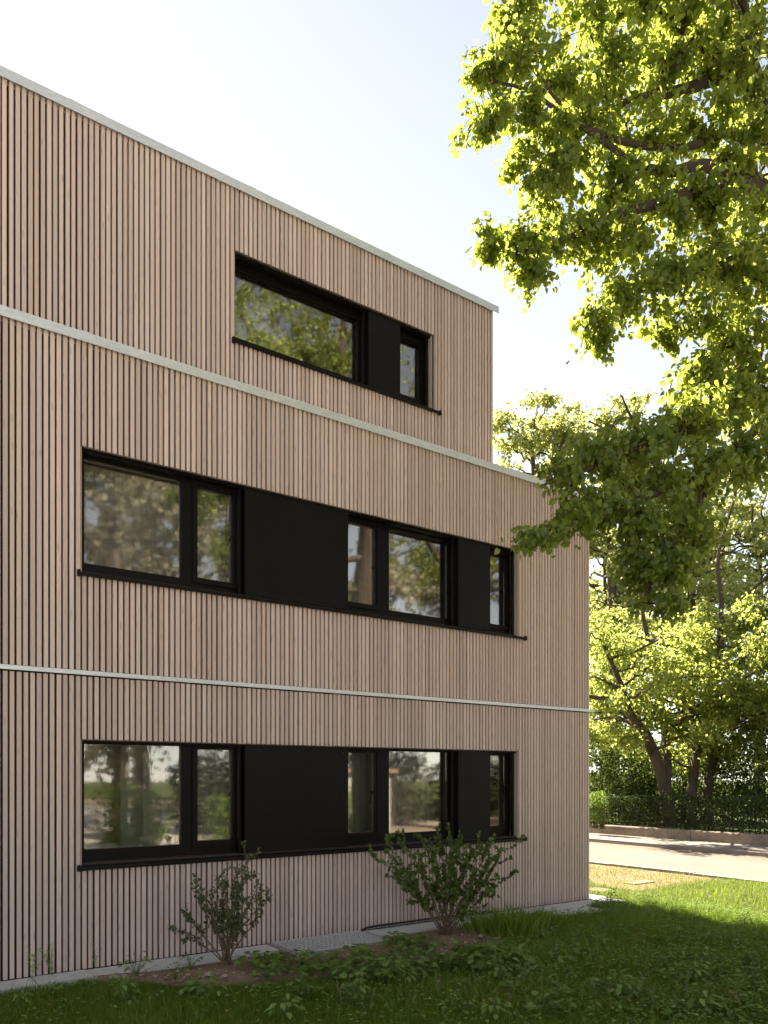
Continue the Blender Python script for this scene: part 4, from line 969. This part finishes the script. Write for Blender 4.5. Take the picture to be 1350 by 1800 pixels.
# tree hidden behind the building: only its rounded shadow shows on the lawn
ht = back_tree('tree hidden behind the building casting the round shadow on the lawn', 9.6, 11.4, 12.0, 2.3, 35, M['maple'], None, np.array([8.95, 10.6, 11.2]), (1.7, 2.3, 1.5), 40)
for k, x in enumerate((11.0, 17.5, 22.5)):  # unseen bushes added to darken what the ground floor panes reflect
    bush('tall_bush', ['tall bush mirrored between the ground floor panes', 'tall bush mirrored in the right ground floor panes', 'tall bush mirrored in the last ground floor sash'][k], 'bush',
         (x - 2.1, -17.5, 0.0), (x + 2.1, -15.5, 2.9 + 0.4 * (k % 2)), 6000, 0.15, M['dullbush'], 60 + k)
gar = empty('garage', (13.5, -14.5, 0)); tag(gar, 'low grey garage mirrored in the ground floor panes', 'garage')
obj('wall', *boxes([(12.2, 16.2, -16.4, -14.0, 0, 2.1)]), M['garagewall'], gar)
obj('roof', *boxes([(12.0, 16.4, -16.6, -13.8, 2.102, 2.25)]), M['rooftile'], gar)
obj('door', *boxes([(12.6, 14.6, -13.998, -13.96, 0.02, 1.9)]), M['shedwood'], gar)
for k, (x, y) in enumerate(((2.5, -11.4), (6.2, -11.2), (9.0, -11.4), (12.6, -11.2))):
    bush('border_bush', ['round bush mirrored low in the left ground floor pane', 'bush mirrored beside the narrow ground floor sash', 'bush mirrored in the middle ground floor pane', 'bush mirrored next to the grey garage'][k], 'bush',
         (x - 0.9, y - 0.8, 0.0), (x + 0.9, y + 0.8, 1.5 + 0.3 * (k % 2)), 2500, 0.09, M['weed'], 40 + k)

# ------------------------------------------------------------------ shrubs by the wall
def shrub(name, label, base, tips, leaf_s, per, mat, seed, tpl, twig_side=5):
    rg = np.random.default_rng(seed); base = np.asarray(base, float); paths = []; LP_, LA_, LN_, LS_ = [], [], [], []
    for tip in tips:
        tip = np.asarray(tip, float); b0 = base + rg.normal(0, 0.03, 3) * (1, 1, 0); L = np.linalg.norm(tip - b0)
        mid = b0 * 0.45 + tip * 0.55 + np.array([0, 0, 0.10 * L]) + rg.normal(0, 0.05 * L, 3)
        P = bez(b0, mid, tip, 12); P[1:] += rg.normal(0, 0.006, (11, 3)); paths.append((P, np.linspace(0.009, 0.0025, 12)))
        segs = [(P[3:], per)]
        for k in range(twig_side):
            i0 = rg.integers(4, 12); d = norm(rg.normal(0, 0.7, 3) + (tip - b0) / L * 0.9); l = rg.uniform(0.08, 0.24)
            Q = np.array([P[i0], P[i0] + d * l * 0.55, P[i0] + d * l + np.array([0, 0, 0.02])]); Q = bez(*Q, 5)
            paths.append((Q, np.linspace(0.0035, 0.0015, 5))); segs.append((Q, int(per * 0.45)))
        for Q, n in segs:
            s = rg.random(n) ** 0.8 * (len(Q) - 1.001); i0 = s.astype(int); fr = (s - i0)[:, None]
            pos = Q[i0] * (1 - fr) + Q[i0 + 1] * fr; tan = norm(Q[i0 + 1] - Q[i0])
            a = norm(tan * 0.5 + rg.normal(0, 0.8, (n, 3)))
            LP_.append(pos + a * 0.008); LA_.append(a); LN_.append(norm(rg.normal(0, 0.6, (n, 3)) + np.array([0, -0.4, 0.7]))); LS_.append(leaf_s * rg.uniform(0.6, 1.25, n))
    s_ = empty(name, base); tag(s_, label, 'shrub')
    V, F = tubes(paths, 5); obj('stems', V, F, M['twig'], s_, True)
    V, F = leaves(np.concatenate(LP_), np.concatenate(LA_), np.concatenate(LN_), np.concatenate(LS_), tpl); tag(obj('foliage', V, F, mat, s_), kind='stuff')
    return s_
b1 = on_ground(400, 1695, 0.04); d1 = F_PX * (CAM_H - 0.04) / (1695 - HY_PX)
t1 = [(298, 1625), (322, 1600), (345, 1545), (350, 1585), (378, 1538), (385, 1580), (392, 1555), (412, 1545), (422, 1560), (433, 1510), (430, 1545), (440, 1590), (478, 1578), (462, 1600), (370, 1610), (405, 1600), (420, 1620)]
shrub('young_shrub', 'sparse upright shrub with dark leaves left of the light well', b1, [at(x, y, d1 + rng.uniform(-0.25, 0.18)) for x, y in t1], 0.040, 40, M['shrub'], 51, OVAL)
b2 = on_ground(782, 1642, 0.04); d2 = F_PX * (CAM_H - 0.04) / (1642 - HY_PX)
t2 = [(662, 1510), (680, 1478), (700, 1520), (712, 1490), (738, 1470), (742, 1530), (760, 1500), (775, 1480), (790, 1452), (795, 1500), (812, 1478), (828, 1500), (840, 1490), (850, 1530), (868, 1475), (878, 1510), (895, 1490), (892, 1540), (720, 1560), (860, 1560), (800, 1550), (760, 1560), (700, 1550), (830, 1570), (780, 1530), (815, 1530)]
shrub('currant_shrub', 'dense rounded shrub with small lobed leaves under the right windows', b2, [at(x, y, d2 + rng.uniform(-0.4, 0.3)) for x, y in t2], 0.037, 46, M['currant'], 52, PALM, 8)

def blades(P, D, L, W, lean, rg):
    """Grass blades: 5 verts each."""
    n = len(P); a = rg.uniform(0, 2 * np.pi, n); side = np.stack([np.cos(a), np.sin(a), 0 * a], 1)
    f = np.stack([-np.sin(a), np.cos(a), 0 * a], 1) * rg.choice([-1, 1], n)[:, None]
    up = np.array([0, 0, 1.0]); l = lean[:, None]; L = L[:, None]; W = W[:, None]
    m = P + up * L * 0.55 + f * L * l * 0.35 + D * L[:] * 0.3; t = P + up * L * (1 - 0.35 * l) + f * L * l + D * L
    V = np.stack([P - side * W, P + side * W, m - side * W * 0.75, m + side * W * 0.75, t], 1).reshape(-1, 3)
    F = np.array([[0, 1, 3], [0, 3, 2], [2, 3, 4]])[None] + (np.arange(n) * 5)[:, None, None]
    return V, F.reshape(-1, 3)

# daylily clump near the corner
rg = np.random.default_rng(61); c = on_ground(900, 1640, 0.02); n = 1300
Pd = np.zeros((n, 3)); Pd[:, 0] = c[0] + 0.05 + rg.normal(0, 0.24, n); Pd[:, 1] = c[1] + 0.12 + rg.normal(0, 0.20, n); Pd[:, 2] = 0.0
out_ = (Pd - c) * (1, 1, 0) * 1.1
V, F = blades(Pd, out_, rg.uniform(0.16, 0.40, n), rg.uniform(0.004, 0.007, n), rg.uniform(0.2, 0.9, n), rg)
dl = empty('daylily_clump', c); tag(dl, 'tuft of long strappy green leaves right of the rounded shrub', 'plant')
tag(obj('blades', V, F, M['grass'], dl), kind='stuff')

# low rosette plants
def rosette(name, n, h, spread, leaf_s, mat, seed, tpl, flowers=0):
    rg = np.random.default_rng(seed); paths = []; P_, A_, N_, S_ = [], [], [], []
    for k in range(n):
        a = rg.uniform(0, 6.283); r = spread * rg.random() ** 0.6; z = h * (1 - 0.45 * (r / spread) ** 2) * rg.uniform(0.6, 1.1)
        e = np.array([r * math.cos(a), r * math.sin(a), z]); paths.append((bez(np.array([0, 0, 0]), e * (0.5, 0.5, 0.75), e, 5), np.linspace(0.0022, 0.0013, 5)))
        o_ = np.array([math.cos(a), math.sin(a), -0.12]); P_.append(e); A_.append(norm(o_ + rg.normal(0, 0.25, 3))); N_.append(norm(np.array([0, -0.15, 1.0]) + rg.normal(0, 0.28, 3))); S_.append(leaf_s * rg.uniform(0.65, 1.2))
    V1, F1 = tubes(paths, 3); V2, F2 = leaves(P_, A_, N_, S_, tpl)
    me_s = make_mesh('stalks', V1, F1, mat); me_l = make_mesh('foliage', V2, F2, mat); me_f = None
    if flowers:
        P_, A_, N_, S_ = [], [], [], []
        for k in range(flowers):
            a = rg.uniform(0, 6.28); c_ = np.array([spread * 0.7 * math.cos(a), spread * 0.7 * math.sin(a), h * rg.uniform(1.05, 1.4)])
            for q in range(5):
                b = q * 1.2566; P_.append(c_); A_.append([math.cos(b), math.sin(b), 0.35]); N_.append([0, 0, 1]); S_.append(0.016)
        V3, F3 = leaves(P_, np.array(A_), np.array(N_, float), S_, OVAL); me_f = make_mesh('flowers', V3, F3, M['pink'])
    return me_s, me_l, me_f
def put(name, label, cat, group, proto, loc, rz, s):
    e = empty(name, loc); e.rotation_euler[2] = rz; e.scale = (s, s, s); tag(e, label, cat, group)
    for nm, me in zip(('stalks', 'foliage', 'flowers'), proto):
        if me is None: continue
        o = bpy.data.objects.new(nm, me); COL.objects.link(o); o.parent = e
        if nm == 'foliage': o['kind'] = 'stuff'
    return e
GER = [rosette('g', 34, 0.15, 0.17, 0.066, M['geranium'], 70 + k, PALM, (0, 0, 4)[k]) for k in range(3)]
gp = [(452, 1692), (480, 1688), (470, 1712), (505, 1702), (530, 1690), (545, 1708), (570, 1692), (590, 1712), (608, 1700), (622, 1684), (640, 1704), (662, 1690), (676, 1712), (690, 1672), (700, 1695), (722, 1680), (735, 1700), (750, 1662), (762, 1685), (790, 1690), (812, 1672), (820, 1695), (845, 1668), (860, 1685), (880, 1672), (700, 1650), (720, 1655), (900, 1690)]
ORD = ['first', 'second', 'third', 'fourth', 'fifth', 'sixth', 'seventh', 'eighth', 'ninth', 'tenth', 'eleventh', 'twelfth', 'thirteenth', 'fourteenth', 'fifteenth', 'sixteenth', 'seventeenth', 'eighteenth', 'nineteenth', 'twentieth', 'twenty first', 'twenty second', 'twenty third', 'twenty fourth', 'twenty fifth']
gn = [0, 0]
for k, (x, y) in enumerate(sorted(gp)):
    q = 2 if (x > 740 and k % 2 == 0) else k % 2
    put('geranium_plant', f'{ORD[gn[1]]} pink flowered geranium from the left before the rounded shrub' if q == 2 else f'{ORD[gn[0]]} leafy geranium without flowers from the left on the soil bed', 'plant',
        'flowering geraniums' if q == 2 else 'geraniums on the soil bed', GER[q], on_ground(x, y + 9, 0.03), rng.uniform(0, 6.28), rng.uniform(0.85, 1.3)); gn[1 if q == 2 else 0] += 1
LEAFY = [rosette('l', 26, 0.20, 0.14, 0.055, M['geranium'], 80 + k, OVAL) for k in range(2)]
for (x, y, s, lab, k) in ((240, 1716, 1.15, 'leafy green plant leftmost on the edge of the bed', 0), (335, 1706, 0.95, 'leafy plant just left of the sparse shrub', 1), (308, 1722, 0.8, 'small leafy plant with bronze tips between the two larger ones', 1)):
    put('leafy_plant', lab, 'plant', None, LEAFY[k], on_ground(x, y, 0.03), rng.uniform(0, 6), s)
def feathery(seed):
    rg = np.random.default_rng(seed); paths = []; P_, A_, N_, S_ = [], [], [], []
    for k in range(4):
        e = np.array([rg.normal(0, 0.08), rg.normal(0, 0.05), rg.uniform(0.2, 0.36)]); S0 = bez(np.zeros(3), e * (0.3, 0.3, 0.6), e, 8); paths.append((S0, np.linspace(0.002, 0.001, 8)))
        for i in range(3, 8):
            for q in range(4):
                d = norm(rg.normal(0, 1, 3) + (0, 0, 0.4)); P_.append(S0[i]); A_.append(d); N_.append(rg.normal(0, 1, 3)); S_.append(rg.uniform(0.02, 0.045))
    V1, F1 = tubes(paths, 3); V2, F2 = leaves(P_, np.array(A_), np.array(N_), S_, BRACT)
    return make_mesh('stalks', V1, F1, M['weed']), make_mesh('foliage', V2, F2, M['weed']), None
FE = [feathery(90), feathery(91)]
for (x, y, k, lab) in ((55, 1728, 0, 'feathery grey green weed leftmost against the slats'), (92, 1722, 1, 'feathery weed second from the left against the slats'), (168, 1708, 0, 'feathery weed nearest the leafy plants against the slats')):
    put('feathery_weed', lab, 'plant', None, FE[k], on_ground(x, y, 0.0) + (0, -0.02, 0), rng.uniform(0, 6), 1.0)
sp = rosette('c', 16, 0.30, 0.12, 0.07, M['weed'], 96, OVAL)
put('corner_weed', 'single leafy weed standing at the building corner before the sunlit grass', 'plant', None, sp, on_ground(1072, 1592, 0.0), 0.4, 0.9)

# ------------------------------------------------------------------ grass
def lawn_ok(P):
    x, y = P[:, 0], P[:, 1]
    in_bed = (x > 1.95) & (x < 8.0) & (y > soil_edge(x) + 0.02)
    strip_ = (y > -0.37) & (x < 10.06) & (y < 12)
    slab2 = (x > 8.08) & (x < 9.12) & (y > -0.8)
    return ~(in_bed | strip_ | slab2) & (x < 13.92)
rg = np.random.default_rng(101)
def scatter(x0, x1, y0, y1, dens):
    n = int((x1 - x0) * (y1 - y0) * dens); P = np.zeros((n, 3)); P[:, 0] = rg.uniform(x0, x1, n); P[:, 1] = rg.uniform(y0, y1, n); P[:, 2] = -0.02
    return P[lawn_ok(P)]
def in_view(P, m=60):
    px, py, z = project(P); return (z > 1) & (px > -m) & (px < 1350 + m) & (py < 1800 + m)
gA = scatter(0.5, 10.3, -5.6, -0.3, 9000); gA = gA[in_view(gA)]
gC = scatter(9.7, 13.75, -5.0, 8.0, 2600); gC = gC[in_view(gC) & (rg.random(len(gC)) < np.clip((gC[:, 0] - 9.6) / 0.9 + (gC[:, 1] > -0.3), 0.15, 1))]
gD = scatter(-4, 14, -12, 0, 260)
nz = lambda P: 0.5 + 0.5 * np.sin(P[:, 0] * 2.1 + 1.3 * np.sin(P[:, 1] * 1.7)) * np.cos(P[:, 1] * 2.6 + P[:, 0])
VV, FF, off = [], [], 0
for P, w in ((gA, 0.0021), (gC, 0.0032), (gD, 0.006)):
    n = len(P); tall = np.clip((P[:, 0] - 4.3) / 3.0, 0, 1)
    L = rg.uniform(0.035, 0.085, n) * (0.8 + 0.6 * nz(P)) * (1 + 0.75 * tall) * np.where(rg.random(n) < 0.07, 1.8, 1.0)
    sunny = (P[:, 0] > 9.8); L = np.where(sunny, L * 0.65, L)
    if P is gC:    # thinner towards the bare soil
        k = rg.random(n) < np.where((P[:, 0] > 11.3) & (P[:, 1] > 0.3), 0.22, 1.0); P, L = P[k], L[k]; n = len(P)
    V, F = blades(P, np.zeros((n, 3)), L, np.full(n, w) * rg.uniform(0.7, 1.3, n), rg.uniform(0.15, 0.95, n), rg)
    VV.append(V); FF.append(F + off); off += len(V)
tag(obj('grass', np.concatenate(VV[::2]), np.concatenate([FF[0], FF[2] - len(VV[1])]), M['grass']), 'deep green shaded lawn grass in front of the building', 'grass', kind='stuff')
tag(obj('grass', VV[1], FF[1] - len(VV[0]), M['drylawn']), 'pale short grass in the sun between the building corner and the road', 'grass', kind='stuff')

# clover and small broad leaves all through the lawn
P = scatter(0.8, 10.4, -5.4, -0.4, 520); P = P[in_view(P)]
wgt = np.clip(0.25 + (P[:, 0] - 3.5) / 4.0, 0.12, 1.0) * (0.25 + 0.75 * nz(P[:, [1, 0, 2]])); P = P[rg.random(len(P)) < wgt]
V1, F1, o1 = [], [], 0
for q in range(3):
    n = len(P); a = rg.uniform(0, 6.28, n); A = np.stack([np.cos(a), np.sin(a), rg.uniform(-0.2, 0.3, n)], 1)
    h = rg.uniform(0.03, 0.11, n)[:, None] * np.array([0, 0, 1.0]) * (1 + 0.5 * np.clip((P[:, 0:1] - 5) / 3, 0, 1))
    Nn = np.stack([rg.normal(0, 0.3, n), rg.normal(-0.1, 0.3, n), np.ones(n)], 1)
    V, F = leaves(P + h + rg.normal(0, 0.008, (n, 3)), A, Nn, rg.uniform(0.020, 0.050, n), OVAL); V1.append(V); F1.append(F + o1); o1 += len(V)
tag(obj('clover', np.concatenate(V1), np.concatenate(F1), M['weed']), 'small broad leaves scattered through the lawn', 'ground cover', kind='stuff')

WE = [rosette('w', 14 + 4 * k, 0.10 + 0.045 * k, 0.11, 0.06 + 0.01 * (k % 2), M['weed'], 110 + k, (OVAL, MAPLE, PALM, OVAL)[k]) for k in range(4)]
n_w = 0
for k in range(400):
    x, y = rng.uniform(20, 1340), rng.uniform(1640, 1795); p = on_ground(x, y, 0)
    if not lawn_ok(p[None])[0] or p[1] > -0.5: continue
    if rng.random() > 0.25 + 0.75 * min(1, max(0, (x - 500) / 500)): continue
    put('lawn_weed', 'small broad leaved weed growing in the shaded lawn', 'weed', 'weeds in the shaded lawn', WE[rng.integers(0, 4)], p + (0, 0, -0.015), rng.uniform(0, 6.28), rng.uniform(0.6, 1.15)); n_w += 1
    if n_w >= 110: break
# tall seed stems
paths = []; P_, A_, S_ = [], [], []
for k in range(240):
    x, y = rng.uniform(560, 1340), rng.uniform(1610, 1795); p = on_ground(x, y, 0)
    if not lawn_ok(p[None])[0]: continue
    e = p + np.array([rng.normal(0, 0.06), rng.normal(0, 0.06), rng.uniform(0.14, 0.32)]); Q = bez(p, p * 0.4 + e * 0.6 + (0, 0, 0.03), e, 6); paths.append((Q, np.linspace(0.0026, 0.0013, 6)))
    for q in range(12):
        t = rng.uniform(0.55, 1.0); P_.append(p * (1 - t) + e * t); A_.append(rng.normal(0, 0.6, 3) + (0, 0, 0.9)); S_.append(rng.uniform(0.010, 0.024))
V1, F1 = tubes(paths, 3); V2, F2 = leaves(P_, np.array(A_), rng.normal(0, 1, (len(P_), 3)), S_, OVAL)
ss = obj('seed_stems', np.concatenate([V1, V2]), [F1, F2 + len(V1)], M['drygrass']); tag(ss, 'thin pale seed stems standing above the weedy lawn', 'grass', kind='stuff')

# fallen leaves and petals lying in the grass and on the bed
n = 420; P = np.zeros((n, 3))
for k in range(n):
    P[k] = on_ground(rng.uniform(10, 1345), rng.uniform(1612, 1798), 0.03)
P = P[(P[:, 1] < -0.45)]; n = len(P); P[:, 2] = rng.uniform(0.02, 0.075, n)
a = rng.uniform(0, 6.28, n)
V, F = leaves(P, np.stack([np.cos(a), np.sin(a), rng.normal(0, 0.25, n)], 1), np.stack([rng.normal(0, 0.4, n), rng.normal(-0.2, 0.4, n), np.ones(n)], 1), rng.uniform(0.012, 0.04, n), OVAL)
tag(obj('fallen_leaves', V, F, M['fallen']), 'small tan and yellow fallen leaves scattered over the shaded lawn', 'leaves', kind='stuff')
